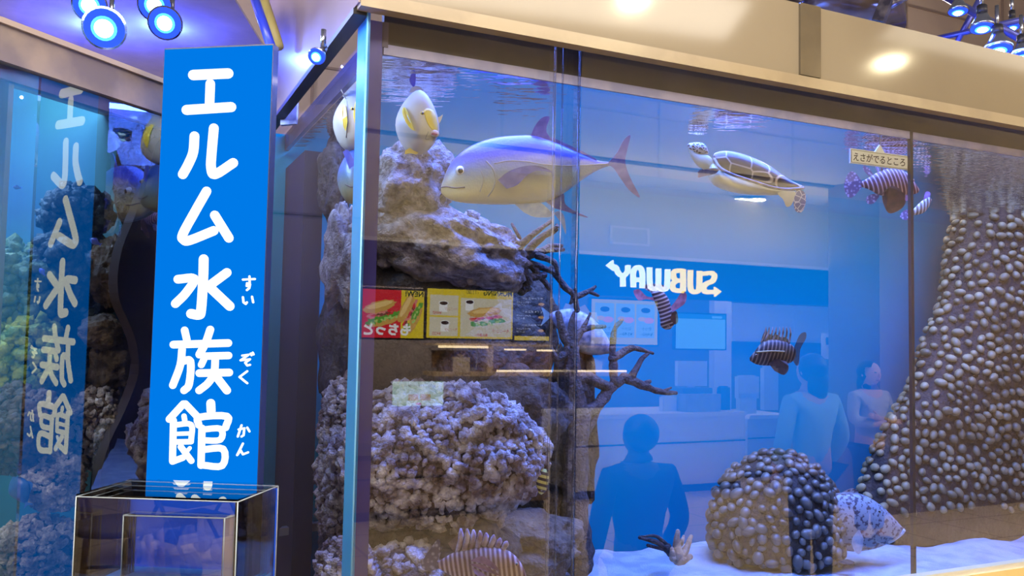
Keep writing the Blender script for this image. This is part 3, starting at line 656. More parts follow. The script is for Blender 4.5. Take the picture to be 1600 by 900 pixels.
fin(fq, vq, cs([(120, 485), (150, 470), (190, 485), (185, 505), (150, 500), (118, 505)], *K), .03, YEL, o, 'pelvic_fin')
fin(fq, vq, cs([(300, 300), (315, 295), (330, 285), (318, 320), (300, 350)], *K), .02, pm('pale_fin', C(206, 206, 196), rough=.4), o, 'pectoral_fin')
fin(fq, vq, cs([(112, 0), (140, 0), (150, 60), (172, 10), (186, 0), (176, 110), (168, 130), (150, 110), (130, 50)], *K), -.05, pm('blue_tail', C(60, 80, 190), C(80, 100, 210), 20, .4), o, 'tail_fin', sm=False)
fin(fq, vq, cs([(140, 160), (165, 128), (200, 128), (230, 160), (205, 165), (170, 160)], *K), -.01, pm('pale_fin', C(206, 206, 196), rough=.4), o, 'dorsal_fin')
# two added fish stand in for refracted views behind the side glass
o2, c2, f2, l2, u2 = front_fish('surgeonfish', 'added pale tall fish for a refracted view right behind the corner edge, above the blue-grey one', 551, 188, .44, .05, .085, .14, PALE, .5)
fq2, vq2, mq2 = fish_frame(551, 188, .44)
skin_patch([(555, 158), (562, 168), (563, 205), (556, 198), (552, 178)], o2, YEL, 'yellow_mask'); skin_fin([(540, 205), (536, 195), (535, 168), (540, 166), (543, 190)], o2, YEL, lift=.004); skin_eye(mq2, 551, 170, 3, o2, C(214, 190, 60)); skin_line([(533, 140), (543, 165), (541, 215)], o2, pm('pale_crease', C(170, 166, 156)), 'gill_crease', .0015); fin(fq2, vq2, [(538, 150), (548, 136), (560, 140), (568, 152), (552, 150)], 0, PALE, o2, 'dorsal_fin')
o3, c3, f3, l3, u3 = front_fish('refracted_fish', 'added blue-grey fish for a refracted view below the pale one at the corner edge', 552, 274, .44, .042, .078, .14, split_mat('bluegrey_skin', C(40, 80, 160), C(84, 120, 150), C(176, 170, 100), .02, .13), .3)
fq3, vq3, mq3 = fish_frame(552, 274, .44); skin_eye(mq3, 557, 262, 4.6, o3); skin_line([(540, 288), (548, 292), (556, 290)], o3, pm('mouth_dark', C(92, 84, 84)), 'mouth', .002); fin(fq3, vq3, [(536, 238), (545, 236), (556, 262), (548, 270)], .05, pm('blue_tail'  , C(60, 80, 190)), o3, 'dorsal_fin')

# --- turtle
K = (1050, 150, 3.902); fp, v, mpp = fish_frame(1168, 268, .30)
tur = empty('sea_turtle', fp(1168, 305), 'green sea turtle with brown shell swimming near the surface, head up at left', 'turtle')
def shellmat():
    m, nt, out = newmat('turtle_shell'); b = N(nt, 'BsdfPrincipled'); b.inputs['Roughness'].default_value = .3
    tc = N(nt, 'TexCoord'); vo = N(nt, 'TexVoronoi'); vo.feature = 'DISTANCE_TO_EDGE'; vo.inputs['Scale'].default_value = 11; vo.inputs['Randomness'].default_value = .55
    nt.links.new(tc.outputs['Object'], vo.inputs['Vector']); r = N(nt, 'ValToRGB')
    r.color_ramp.elements[0].color = C(190, 170, 150); r.color_ramp.elements[1].color = C(66, 46, 42); r.color_ramp.elements[0].position = .012; r.color_ramp.elements[1].position = .035
    nt.links.new(vo.outputs['Distance'], r.inputs[0]); nt.links.new(r.outputs[0], b.inputs['Base Color']); nt.links.new(b.outputs[0], out.inputs[0]); return m
def headmat():
    m, nt, out = newmat('turtle_head'); b = N(nt, 'BsdfPrincipled'); b.inputs['Roughness'].default_value = .4
    tc = N(nt, 'TexCoord'); vo = N(nt, 'TexVoronoi'); vo.feature = 'DISTANCE_TO_EDGE'; vo.inputs['Scale'].default_value = 85
    nt.links.new(tc.outputs['Object'], vo.inputs['Vector']); r = N(nt, 'ValToRGB')
    r.color_ramp.elements[0].color = C(214, 206, 176); r.color_ramp.elements[1].color = C(60, 48, 44); r.color_ramp.elements[0].position = .08; r.color_ramp.elements[1].position = .16
    nt.links.new(vo.outputs['Distance'], r.inputs[0]); nt.links.new(r.outputs[0], b.inputs['Base Color']); nt.links.new(b.outputs[0], out.inputs[0]); return m
CREAM = pm('turtle_cream', C(188, 180, 134), C(168, 160, 118), 9, .45); SHELL = shellmat(); HEADP = headmat()
# plastron and flanks
st = pair([(222, 440), (250, 410), (300, 430), (400, 480), (520, 525), (640, 560), (740, 572)], [(226, 505), (258, 545), (330, 577), (430, 598), (560, 606), (660, 602), (745, 580)], *K)
fish_body(fp, v, mpp, st, .95, CREAM, tur, 'plastron')
st = pair([(248, 372), (262, 348), (320, 334), (400, 344), (480, 370), (560, 405), (640, 455), (720, 512), (790, 545), (812, 558)], [(246, 388), (262, 420), (318, 460), (400, 492), (500, 527), (590, 556), (660, 568), (730, 570), (790, 566), (812, 560)], *K)
fish_body(fp, v, mpp, st, .62, SHELL, tur, 'carapace', seg=26)
mb = MB(); mb.tube(smooth_line([fp(*q, o_) for q, o_ in zip(cs([(262, 386), (290, 432), (345, 468), (420, 496), (520, 528), (610, 556), (700, 568), (800, 561)], *K), (.02, .05, .072, .08, .07, .05, .03, .01))], 5), .005, 7)
mb.build('shell_rim', pm('shell_edge', C(132, 116, 108), C(90, 72, 66), 30, .35), tur)
st = pair([(95, 300), (125, 318), (165, 345), (215, 358), (245, 385), (262, 400)], [(97, 318), (112, 365), (150, 420), (190, 448), (222, 470), (235, 490)], *K)
fish_body(fp, v, mpp, st, .48, CREAM, tur, 'neck')
st = pair([(93, 300), (105, 288), (140, 283), (185, 286), (212, 312), (222, 345)], [(96, 310), (110, 330), (140, 348), (180, 356), (205, 358), (218, 358)], *K)
hd = fish_body(fp, v, mpp, st, .5, HEADP, tur, 'head')
skin_eye(mpp, *cs([(128, 305)], *K)[0], 2.2, tur, C(60, 52, 44))
fin(fp, v, cs([(165, 490), (178, 462), (220, 445), (270, 440), (292, 452), (265, 475), (205, 488), (170, 497)], *K), .075, pm('flipper_dark', C(96, 92, 104), C(70, 62, 66), 40, .4), tur, 'front_flipper', .012)
fin(fp, v, cs([(150, 470), (165, 450), (190, 448), (185, 465), (160, 478)], *K), -.05, pm('flipper_dark', C(96, 92, 104)), tur, 'front_flipper', .01)
fin(fp, v, cs([(640, 590), (670, 585), (745, 580), (742, 615), (725, 660), (695, 672), (675, 630), (650, 605)], *K), .03, CREAM, tur, 'rear_flipper', .014)
fin(fp, v, cs([(755, 572), (798, 578), (817, 620), (802, 690), (776, 711), (748, 692), (738, 630)], *K), .0, pm('flipper_scales_blue_lit', C(180, 186, 220), C(70, 80, 150), 60, .4, kind='cells', lo=.03, hi=.1), tur, 'rear_flipper', .012)  # blue lamp light on this flipper is put into its colour

# --- lionfish
LWH, LBR = C(206, 190, 176), C(74, 44, 40)
def lion_mat(name, axis, freq, c1=LBR, c2=LWH, **kw): return stripes(name, c1, c2, axis, freq, 1.2, **kw)
spot_fin = pm('spotted_fin', C(190, 190, 214), C(90, 84, 120), 90, .4, kind='voronoi', lo=.2, hi=.5, alpha=.8)
dark_fin = pm('dark_brown_fin', C(66, 36, 32), C(96, 58, 50), 40, .5)
pink_fin = pm('lilac_fin', C(196, 150, 190), C(150, 100, 130), 40, .4, alpha=.9)
spine_mat = pm('banded_spines', C(150, 120, 140), C(228, 222, 244), 30, .5)
def spines(fp, v, lst, parent, r=2.0, mpp=.002, mat=None, off=0.0, name='dorsal_fin'):
    mb = MB()
    for i, (a, b) in enumerate(lst):
        A, B = fp(*a, off + .004 * (i % 2)), fp(*b, off + .012 * (i % 2)); Mm = A.lerp(B, .6) + (B - A).length * .06 * CR
        mb.tube(smooth_line([A, Mm, B], 4), [r * mpp * .9] * 2 + [r * mpp] * 4 + [r * mpp * .8, r * mpp * .6, r * mpp * .3], 6)
    return mb.build(name, mat or spine_mat, parent)
# by the feeding sign
fp, v, mpp = fish_frame(1390, 290, .34)
lf = empty('lionfish', fp(1385, 335), 'red-brown striped lionfish facing right directly under the white plate', 'fish', 'lionfish in the large tank')
top = [(1507, 568), (1490, 540), (1455, 490), (1400, 450), (1330, 440), (1260, 462), (1205, 495), (1150, 525)]; bot = [(1507, 580), (1492, 594), (1440, 607), (1385, 608), (1310, 612), (1255, 600), (1205, 572), (1150, 553)]
AX1 = tuple((CR * 1.0 + CU * .3))
fish_body(fp, v, mpp, pair(top, bot, *K), .3, lion_mat('lion_skin_red', AX1, 70, C(104, 50, 42), C(224, 180, 160), lo=.6, hi=.85), lf)
fin(fp, v, cs([(1158, 520), (1120, 470), (1085, 462), (1056, 510), (1050, 560), (1070, 612), (1105, 615), (1158, 556)], *K), 0, spot_fin, lf, 'tail_fin')
fin(fp, v, cs([(1230, 480), (1200, 440), (1165, 425), (1170, 455), (1200, 490)], *K), 0, spot_fin, lf, 'rear_dorsal_fin')
fin(fp, v, cs([(1255, 595), (1215, 600), (1185, 620), (1190, 655), (1230, 655), (1265, 610)], *K), 0, spot_fin, lf, 'anal_fin')
skin_fin(cs([(1340, 545), (1290, 585), (1282, 630), (1305, 695), (1335, 716), (1395, 690), (1424, 650), (1420, 605), (1380, 560)], *K), lf, dark_fin, th=.006)
spines(fp, v, [(cs([(1260 + 22 * i, 465 - 4 * i)], *K)[0], cs([(1240 + 26 * i, 420 - 6 * i)], *K)[0]) for i in range(8)], lf, 2.0, mpp)
skin_eye(mpp, *cs([(1468, 515)], *K)[0], 2.4, lf, C(190, 160, 130))
fin(fp, v, cs([(1430, 600), (1445, 625), (1425, 640), (1415, 610)], *K), .02, pink_fin, lf, 'chin_tassel', .004)
# small one behind at the right
fp, v, mpp = fish_frame(1437, 322, .55)
lf = empty('lionfish', fp(1437, 340), 'small pale banded lionfish half hidden behind the black seam', 'fish', 'lionfish in the large tank')
fish_body(fp, v, mpp, [((1424, 330), (1424, 336)), ((1430, 324), (1432, 336)), ((1438, 316), (1444, 332)), ((1446, 310), (1452, 322)), ((1452, 306), (1456, 312))], .3, lion_mat('lion_skin_pale', tuple(CR), 70, C(110, 84, 60), C(214, 196, 160)), lf)
fin(fp, v, [(1426, 330), (1414, 328), (1406, 338), (1416, 344), (1428, 338)], 0, spot_fin, lf, 'tail_fin'); fin(fp, v, [(1442, 318), (1446, 300), (1454, 302), (1450, 314)], 0, pink_fin, lf, 'pectoral_fin')
# diving one below the lit letters
K7 = (860, 380, 3.2); fp, v, mpp = fish_frame(1040, 485, .45)
lf = empty('lionfish', fp(1040, 515), 'banded lionfish diving head down between the reflected menu and screen', 'fish', 'lionfish in the large tank')
fish_body(fp, v, mpp, [(a, b) for a, b in zip(cs([(500, 240), (520, 290), (540, 340), (548, 380), (552, 415), (575, 432)], *K7), cs([(560, 236), (592, 280), (606, 330), (620, 360), (625, 395), (600, 430)], *K7))][::-1], .33, lion_mat('lion_skin_dive', tuple((CU * -1 + CR * .35)), 75, C(60, 44, 50), C(190, 176, 170), lo=.5, hi=.8), lf)
fin(fp, v, cs([(600, 320), (625, 290), (660, 240), (680, 260), (672, 300), (640, 325), (610, 345)], *K7), .02, pink_fin, lf, 'pectoral_fin')
fin(fp, v, cs([(530, 290), (480, 280), (440, 285), (415, 240), (445, 232), (480, 265), (520, 270)], *K7), .0, pink_fin, lf, 'pectoral_fin')
fin(fp, v, cs([(500, 245), (470, 225), (480, 205), (545, 205), (590, 222), (560, 240)], *K7), 0, spot_fin, lf, 'tail_fin')
fin(fp, v, cs([(605, 350), (630, 340), (638, 390), (620, 405), (600, 380)], *K7), .03, dark_fin, lf, 'pelvic_fin')
skin_eye(mpp, *cs([(590, 415)], *K7)[0], 2.2, lf, C(190, 160, 130))
# grey one in open water
fp, v, mpp = fish_frame(1212, 548, .45)
lf = empty('lionfish', fp(1212, 580), 'grey-brown lionfish facing left in open blue water with raised spines', 'fish', 'lionfish in the large tank')
top = [(996, 572), (1020, 542), (1060, 495), (1110, 480), (1170, 490), (1210, 510), (1228, 535)]; bot = [(998, 588), (1030, 606), (1075, 612), (1125, 612), (1175, 606), (1210, 592), (1228, 562)]
fish_body(fp, v, mpp, pair(top, bot, *K7), .3, lion_mat('lion_skin_grey', tuple(CR * 1 + CU * -.25), 74, C(48, 40, 40), C(140, 124, 104), lo=.55, hi=.85), lf)
fin(fp, v, cs([(1215, 530), (1245, 460), (1275, 445), (1278, 475), (1250, 530), (1243, 600), (1230, 612), (1212, 588)], *K7), 0, pm('teal_fin', C(70, 96, 120), C(50, 76, 100), 30, .4, alpha=.6), lf, 'tail_fin')
skin_fin(cs([(1090, 600), (1125, 580), (1175, 590), (1192, 625), (1168, 659), (1120, 638)], *K7), lf, pm('black_brown_fin', C(58, 50, 50), C(84, 72, 66), 50, .5), th=.006)
spines(fp, v, [(cs([(1052 + 20 * i, 490 + (i - 3) ** 2 * 1.0)], *K7)[0], cs([(1078 + 17 * i, 418 + 5 * ((i * 3) % 3))], *K7)[0]) for i in range(8)], lf, 1.5, mpp, pm('dark_spines', C(48, 40, 44), C(150, 144, 156), 40, .5))
fin(fp, v, cs([(1050, 495), (1062, 460), (1078, 425), (1086, 450), (1110, 462), (1130, 455), (1150, 470), (1180, 470), (1200, 500), (1120, 482)], *K7), -.002, pm('spine_web', C(70, 62, 70), C(50, 44, 52), 60, .5, alpha=.75), lf, 'dorsal_web', sm=False)
skin_eye(mpp, *cs([(1030, 560)], *K7)[0], 2.2, lf, C(150, 130, 110))
skin_line(cs([(1030, 545), (1100, 540), (1170, 542)], *K7), lf, pm('side_line', C(190, 176, 120)), 'pale_side_line', .003)
# big one at the bottom
K6 = (500, 570, 2.7276); fp, v, mpp = fish_frame(745, 880, .10)
lf = empty('lionfish', fp(745, 925), 'large purple-striped lionfish low in front of the knobbly coral', 'fish', 'lionfish in the large tank')
top = [(880, 905), (870, 870), (840, 822), (795, 788), (730, 775), (640, 780), (570, 800), (520, 828), (496, 842)]; bot = [(878, 925), (850, 950), (800, 965), (740, 970), (680, 960), (620, 935), (565, 902), (525, 880), (496, 862)]
fish_body(fp, v, mpp, pair(top, bot, *K6), .3, lion_mat('lion_skin_lilac', tuple(CR * 1 + CU * .12), 84, C(112, 70, 76), C(214, 196, 204), lo=.4, hi=.7), lf)
fin(fp, v, cs([(500, 838), (512, 800), (506, 742), (470, 785), (430, 855), (465, 880), (505, 868)], *K6), 0, spot_fin, lf, 'tail_fin')
spines(fp, v, [(cs([(585 + 28 * i, 800 - 6 * i if i < 4 else 772 + 4 * (i - 4))], *K6)[0], cs([(600 + 27 * i + (i > 4) * 6, 698 + i * i * 1.1)], *K6)[0]) for i in range(8)], lf, 4.6, mpp)
fin(fp, v, cs([(570, 800), (545, 760), (580, 730), (620, 725), (680, 735), (740, 755), (780, 775), (720, 778), (640, 785)], *K6), -.004, pm('mottled_web', C(130, 112, 120), C(84, 66, 70), 70, .5, alpha=.85), lf, 'dorsal_web', sm=False)
for i, q in enumerate((((640, 835), (690, 815), (745, 850), (760, 880), (700, 850)), ((636, 850), (690, 850), (750, 885), (770, 900), (700, 880)), ((650, 865), (690, 885), (730, 915), (720, 930), (660, 890)))):
    skin_fin(cs(q, *K6), lf, pink_fin, lift=.03 + .01 * i)
skin_eye(mpp, *cs([(838, 850)], *K6)[0], 3.2, lf, C(190, 160, 130))

# --- grouper behind the mound
KG = (1020, 570, 2.7276); fp, v, mpp = fish_frame(1350, 812, .79)
gr = empty('grouper', fp(1350, 862), 'pale grouper with dark speckles peeping out behind the round coral mound', 'fish')
top = [(1074, 698), (1060, 688), (1030, 655), (980, 605), (920, 565), (860, 545), (780, 548), (700, 570), (640, 620)]; bot = [(1072, 706), (1050, 725), (1015, 752), (975, 775), (920, 790), (850, 796), (780, 785), (700, 760), (640, 690)]
gmat = pm('speckled_skin', C(70, 60, 70), C(150, 156, 160), 60, .5, lo=.41, hi=.49, detail=3)
fish_body(fp, v, mpp, pair(top, bot, *KG), .3, gmat, gr)
skin_line(cs([(1072, 702), (1058, 720), (1030, 742), (1000, 758)], *KG), gr, pm('pale_lip', C(206, 216, 222), rough=.4), 'lower_lip', .008, 0)
fin(fp, v, cs([(790, 552), (850, 525), (880, 548), (840, 560)], *KG), 0, gmat, gr, 'dorsal_fin'); fin(fp, v, cs([(880, 700), (850, 740), (860, 790), (885, 800), (900, 740)], *KG), .12, pm('pale_grey_fin', C(196, 204, 206), C(150, 156, 166), 20, .5), gr, 'pectoral_fin')
fin(fp, v, cs([(640, 640), (590, 600), (580, 700), (640, 680)], *KG), 0, gmat, gr, 'tail_fin'); skin_eye(mpp, *cs([(965, 625)], *KG)[0], 2.6, gr, C(150, 140, 120))
# --- small striped fish beside the joint
fp, v, mpp = fish_frame(848, 750, .45)
sf = empty('sergeant_fish', fp(848, 775), 'small yellow and black striped fish beside the vertical glass joint', 'fish')
fish_body(fp, v, mpp, [((846, 773), (842, 771)), ((854, 766), (839, 762)), ((857, 752), (837, 750)), ((857, 741), (840, 738)), ((853, 733), (846, 732))], .35, stripes('sergeant_skin', C(30, 28, 26), C(226, 220, 110), (0.25, 0, 1), 55, .3), sf)
fin(fp, v, [(838, 745), (831, 735), (832, 755), (830, 762), (839, 757)], 0, pm('grey_fin', C(150, 150, 130), rough=.5, alpha=.7), sf, 'tail_fin'); skin_eye(mpp, 846, 766, 1.5, sf)
# --- grey spiny bream behind the branches
fp, v, mpp = fish_frame(908, 500, .98)
sb = empty('bream_fish', fp(908, 540), 'grey spiny-backed fish hanging behind the dead coral branches', 'fish')
fish_body(fp, v, mpp, [((958, 545), (955, 552)), ((942, 515), (925, 555)), ((920, 492), (895, 545)), ((895, 482), (875, 520)), ((875, 484), (862, 502)), ((862, 488), (856, 496))], .25, pm('bream_skin', C(90, 104, 130), C(150, 160, 180), 40, .4), sb)
fin(fp, v, [(880, 482), (884, 474), (892, 476), (900, 470), (906, 480), (914, 476), (922, 488), (932, 488), (936, 504), (905, 488)], 0, pm('bream_fin', C(120, 150, 150), rough=.4), sb, 'dorsal_fin', sm=False)
fin(fp, v, [(860, 490), (846, 480), (850, 494), (846, 508), (860, 496)], 0, pm('bream_fin', C(120, 150, 150)), sb, 'tail_fin')

# feeding sign hung inside the glass
pl = empty('feeding_sign', P(1375, 262, .07), 'white plate with black Japanese lettering and arrow hanging above the lionfish', 'sign')
KS = (1050, 150, 3.902)
dpl = .062
q = cs([(1088, 318), (1445, 367), (1447, 453), (1089, 408)], *KS); mb = MB()
mb.slab([P(*a, dpl) for a in q], n * .006); mb.slab([P(*a, dpl) for a in cs([(1268, 296), (1300, 350), (1238, 342)], *KS)], n * .006)
mb.build('plate', pm('plate_white', C(244, 246, 240), rough=.5), pl)
mb = MB(); inner = cs([(1095, 326), (1438, 373), (1440, 446), (1096, 402)], *KS)
for i in range(4):
    for poly in stroke2d([inner[i], inner[(i + 1) % 4]], .7): mb.slab([P(a.x, a.y, dpl - .0015) for a in poly], n * .001)
mb.build('border_line', pm('plate_grey', C(150, 150, 140)), pl)
mb = MB()
def plf(x, y):
    a = Vector(cs([(1105, 392)], *KS)[0]); b = Vector(cs([(1420, 430)], *KS)[0]); c_ = Vector(cs([(1108, 342)], *KS)[0]); w = a + (b - a) * x + (c_ - a) * y; return P(w.x, w.y, dpl - .0015)
text_on(mb, 'えさがでるところ', plf, 0, 0, 1, 1, 0, .012); mb.build('lettering', pm('ink_black', C(40, 34, 40), rough=.6), pl)
MB().tube([P(1375, 226, .066), T(sdz(P(1375, 226, .066))[0], .066, ZW + .01)], .002, 6).build('hanger', pm('hanger_clear', C(190, 190, 200)), pl)

# ------------------------------------------------------------------ tall lit sign between the tanks
YS = radians(10); SA = Vector((cos(YS), -sin(YS), 0)); SN = Vector((-sin(YS), -cos(YS), 0)); SO = PY(330, 400, 2.0)
def SP(x, y, off=0.0):
    r = ray(x, y); t = (SO - CAM).dot(SN) / r.dot(SN); return CAM + r * t + SN * off
sg = empty('lit_sign', Vector((SO.x, SO.y, 0)), 'tall backlit blue sign with white Japanese characters between the two tanks', 'sign')
tl, tr_, bl, br = SP(255, 75), SP(425, 68), SP(228, 760), SP(404, 760)
ax = (tr_ - tl); xl = (tl + bl) / 2; x0 = SA.dot(tl - SO); x1 = SA.dot(tr_ - SO); x0b = SA.dot(bl - SO); x1b = SA.dot(br - SO); x0 = (x0 + x0b) / 2; x1 = (x1 + x1b) / 2; zt = (tl.z + tr_.z) / 2
o0 = Vector((SO.x, SO.y, 0)) + SA * x0
MB().box(o0 + zz * .55 - SN * .03, SA * (x1 - x0), zz * (zt - .55), SN * .028).build('case', pm('sign_case', C(40, 48, 80), rough=.4), sg)
MB().box(o0 + SA * .002 + zz * .552 - SN * .002, SA * (x1 - x0 - .004), zz * (zt - .556), SN * .002).build('face', em('sign_blue', C(0, 122, 232), 1.0), sg)
MB().box(o0 + SA * .02 - SN * .10, SA * (x1 - x0 - .04), zz * .55, SN * .09).build('stand', pm('stand_grey', C(70, 74, 90), rough=.5), sg)
big = [([(302.4, 117.5), (357, 115)], 16), ([(329, 131), (327.7, 168)], 14.5), ([(292, 172), (361.7, 167.5)], 15.5),
 ([(304.3, 213), (302.4, 237.7), (294.8, 256.6), (286.1, 272.5)], 15), ([(334.5, 200.6), (331, 241), (330.3, 262), (336.4, 272.5), (364.8, 254.7)], 15),
 ([(323.2, 299), (304.3, 332.2), (286, 366), (287.3, 374.5), (296.7, 375.7), (334.5, 360.6)], 14.5), ([(336, 336.5), (358, 372)], 14.5),
 ([(318.7, 405), (317.8, 437.8), (314.7, 484), (311, 492), (299, 490.2)], 15), ([(278.5, 436.4), (304, 435.6), (291, 457.8), (274.5, 474.5)], 13.5), ([(355, 426), (326.7, 447)], 14), ([(325, 446), (359.5, 478.5)], 14.5),
 ([(289, 516), (292.4, 531)], 11.5), ([(271.5, 538.5), (357, 536)], 12), ([(329, 515), (322, 535), (312, 554)], 12), ([(285, 546), (282, 571), (270.5, 602)], 11.5), ([(284, 565), (298, 564.5), (296, 600), (288, 610)], 11.5),
 ([(321, 556.5), (357.5, 555.5)], 11.5), ([(321, 557), (315, 570)], 10.5), ([(312, 583), (358.5, 582)], 12), ([(337, 557), (335, 582), (326, 598), (311.5, 610)], 11.5), ([(338, 588), (355, 610)], 12.5),
 ([(287, 631), (265, 655)], 11), ([(290, 631), (309, 651)], 11), ([(288, 650), (289, 656)], 8), ([(271.5, 657), (270, 720)], 10.5), ([(273, 664), (299, 663.5), (299, 689)], 8.5), ([(273, 678), (299, 677)], 6.5), ([(273, 690.5), (299, 690)], 8.5), ([(270, 721), (286, 715)], 10), ([(283, 698), (299.5, 720)], 9.5), ([(297, 700), (290, 708)], 6),
 ([(329.8, 630), (330.3, 642)], 13.5), ([(311, 664), (312, 652), (355, 650.5), (353, 668)], 11), ([(316, 669), (314.5, 727)], 11), ([(316, 671), (345, 670), (344.5, 687), (316, 688)], 9.5), ([(316, 702.5), (349, 701.5), (347.5, 727.5), (315, 726.5)], 10.5)]
def strokes_mesh(strokes, fn, th, rounded=True, curve=False):
    mb = MB()
    for pts, w in strokes:
        if curve and len(pts) > 2: pts = [(q.x, q.y) for q in smooth_line([Vector((*p, 0)) for p in pts], 4)]
        for poly in stroke2d(pts, w, rounded): mb.slab([fn(a.x, a.y) for a in poly], th)
    return mb
WHITE_EM = em('sign_white', (0.93, 1.0, 0.96, 1), 1.35)
for i0, i1 in ((0, 3), (3, 5), (5, 7), (7, 11), (11, 21), (21, len(big))): strokes_mesh(big[i0:i1], lambda a, b: SP(a, b, .0005), SN * .0015, curve=True).build('large_character', WHITE_EM, sg)
rub = [[(380, 437), (398.7, 436)], [(390.2, 432), (390.7, 446.7), (386, 447), (386.5, 442.5), (391, 444), (390, 450), (386.2, 453.3)], [(380, 464.4), (380.9, 472.4), (384.4, 475), (386.2, 472.4)], [(394.2, 463.6), (396, 472.4)],
 [(379, 555.6), (388.9, 554.2), (376.4, 563), (391, 561.3), (383.6, 566.7), (386.7, 571), (391, 570)], [(392.2, 552.4), (393.4, 555)], [(395.2, 551), (396.6, 553.8)], [(386.7, 580), (374.7, 589), (386.7, 598.7)],
 [(373.3, 671), (382.2, 669), (381, 680), (377.8, 682)], [(377.8, 664.4), (372, 682)], [(386.7, 668), (390.2, 674)], [(380, 693), (371, 711), (376.4, 703.6), (380, 709.8), (388, 706.7)]]
for i0, i1 in ((0, 2), (2, 4), (4, 7), (7, 8), (8, 11), (11, 12)): strokes_mesh([(p, 3.3) for p in rub[i0:i1]], lambda a, b: SP(a, b, .0005), SN * .0015).build('small_character', WHITE_EM, sg)

# ------------------------------------------------------------------ clear boxes in front of the sign
ACR = glass('acrylic', 1.3, .015, (.965, .975, .985, 1)); ACE = pm('acrylic_edge', C(190, 205, 215), rough=.15, alpha=.7)
zb = 1.234
fl, fr_, brr, bll = PZ(119, 776, zb), PZ(371.5, 784.5, zb), PZ(434.5, 759.5, zb), PZ(206, 751.5, zb)
bx = empty('acrylic_box', (fl + brr) / 2 - zz * .25, 'clear acrylic box with a blue back standing in front of the lit sign', 'box')
def wallq(a, b, z0, z1, th=.004):
    d_ = (b - a).normalized(); nn_ = Vector((-d_.y, d_.x, 0)) * th; mb = MB(); mb.box(Vector((a.x, a.y, z0)), Vector((b.x - a.x, b.y - a.y, 0)), nn_, zz * (z1 - z0)); return mb
z0 = zb - .25
wallq(fl, fr_, z0, zb).build('front_panel', ACR, bx); wallq(fr_, brr, z0, zb).build('side_panel', ACR, bx); wallq(bll, fl, z0, zb).build('side_panel', ACR, bx)
BLUEP = pm('blue_sheet', C(16, 92, 255), rough=.5)
wallq(brr + Vector((.0, -.004, 0)), bll + Vector((.0, -.004, 0)), z0, zb - .003).build('back_panel', BLUEP, bx)
mb = MB(); mb.slab([fl, fr_, brr, bll], zz * .004); mb.build('top_panel', ACR, bx)
mb = MB()
for a, b in ((fl, fr_), (fr_, brr), (bll, fl), (brr, bll)): mb.tube([a, b], .001, 6)
for a in (fl, fr_, brr): mb.tube([a, a - zz * .25], .001, 6)
mb.build('edges', ACE, bx)
zi = 1.19; a1, a2, a3, a4 = PZ(193, 805.5, zi), PZ(351, 810, zi), PZ(367, 806, zi), PZ(212, 800, zi)
ib = empty('acrylic_box', (a1 + a3) / 2 - zz * .1, 'smaller clear acrylic box standing inside the larger one on a blue base', 'box')
wallq(a1, a2, zi - .1, zi, .003).build('front_panel', ACR, ib); wallq(a2, a3, zi - .1, zi, .003).build('side_panel', pm('frosted_warm', C(190, 170, 150), rough=.3, alpha=.55), ib); wallq(a4, a1, zi - .1, zi, .003).build('side_panel', ACR, ib); wallq(a3, a4, zi - .1, zi, .003).build('back_panel', ACR, ib)
mb = MB(); mb.slab([a1, a2, a3, a4], zz * .003); mb.build('top_panel', glass('acrylic_top', 1.6, .12, (.9, .94, 1, 1)), ib)
mb = MB()
for a, b in ((a1, a2), (a2, a3), (a4, a1), (a3, a4)): mb.tube([a, b], .0012, 6)
for a in (a1, a2, a3, a4): mb.tube([a, a - zz * .1], .0012, 6)
mb.build('edges', ACE, ib)
ctr = (fl + fr_ + brr + bll) / 4
def shr(p, k): return Vector((ctr.x + (p.x - ctr.x) * k, ctr.y + (p.y - ctr.y) * k, 0))
mb = MB(); mb.slab([shr(q, .97) + zz * (zi - .106) for q in (fl, fr_, brr, bll)], zz * .005); tag(mb.build('base_board', pm('bright_blue_board', C(20, 120, 220), rough=.4)), 'flat bright blue board under the small clear box', 'board')
mb = MB(); mb.slab([shr(q, 1.0) + zz * 0.0 for q in (fl, fr_, brr, bll)], zz * (z0 - .001)); tag(mb.build('pedestal', pm('pedestal_blue', C(40, 70, 150), rough=.5)), 'blue pedestal carrying the clear acrylic boxes', 'pedestal')

# ------------------------------------------------------------------ left tank
LG = Vector((sin(radians(22)), cos(radians(22)), 0)); LM = Vector((-LG.y, LG.x, 0)); LA = Vector((-.936, 2.092, 0))
def PL(x, y, d):
    r = ray(x, y); t = ((LA - CAM).dot(LM) + d) / r.dot(LM); return CAM + r * t
def TL(t, d, z): return LA + LG * t + LM * d + zz * z
def tl_of(X): return (X - LA).dot(LG)
t0, t1 = -0.9, tl_of(PL(322, 400, 0)); LZ0, LZ1 = 2.052, 2.128
lt = empty('aquarium_tank', TL((t0 + t1) / 2, .45, 0), 'smaller reef tank at the left edge with a grey rim', 'aquarium')
def lbox(mb, ta, tb, da, db, za, zb_, mi=0): return mb.box(TL(ta, da, za), LG * (tb - ta), LM * (db - da), zz * (zb_ - za), mi)
mb = MB(); mb.add([TL(t0, 0, .7), TL(t1, 0, .7), TL(t1, 0, LZ0), TL(t0, 0, LZ0)], [(0, 1, 2, 3)], 0); mb.add([TL(t0, .03, .7), TL(t1, .03, .7), TL(t1, .03, LZ0), TL(t0, .03, LZ0)], [(0, 1, 2, 3)], 1)
mb.build('front_pane', [glass('left_tank_glass', 2.6, .16), G_CLEAR], lt, False)
lbox(MB(), t0, t1, -.012, .03, LZ0, LZ1).build('rim', pm('rim_grey', C(132, 118, 106), C(100, 90, 92), 6, .35), lt)
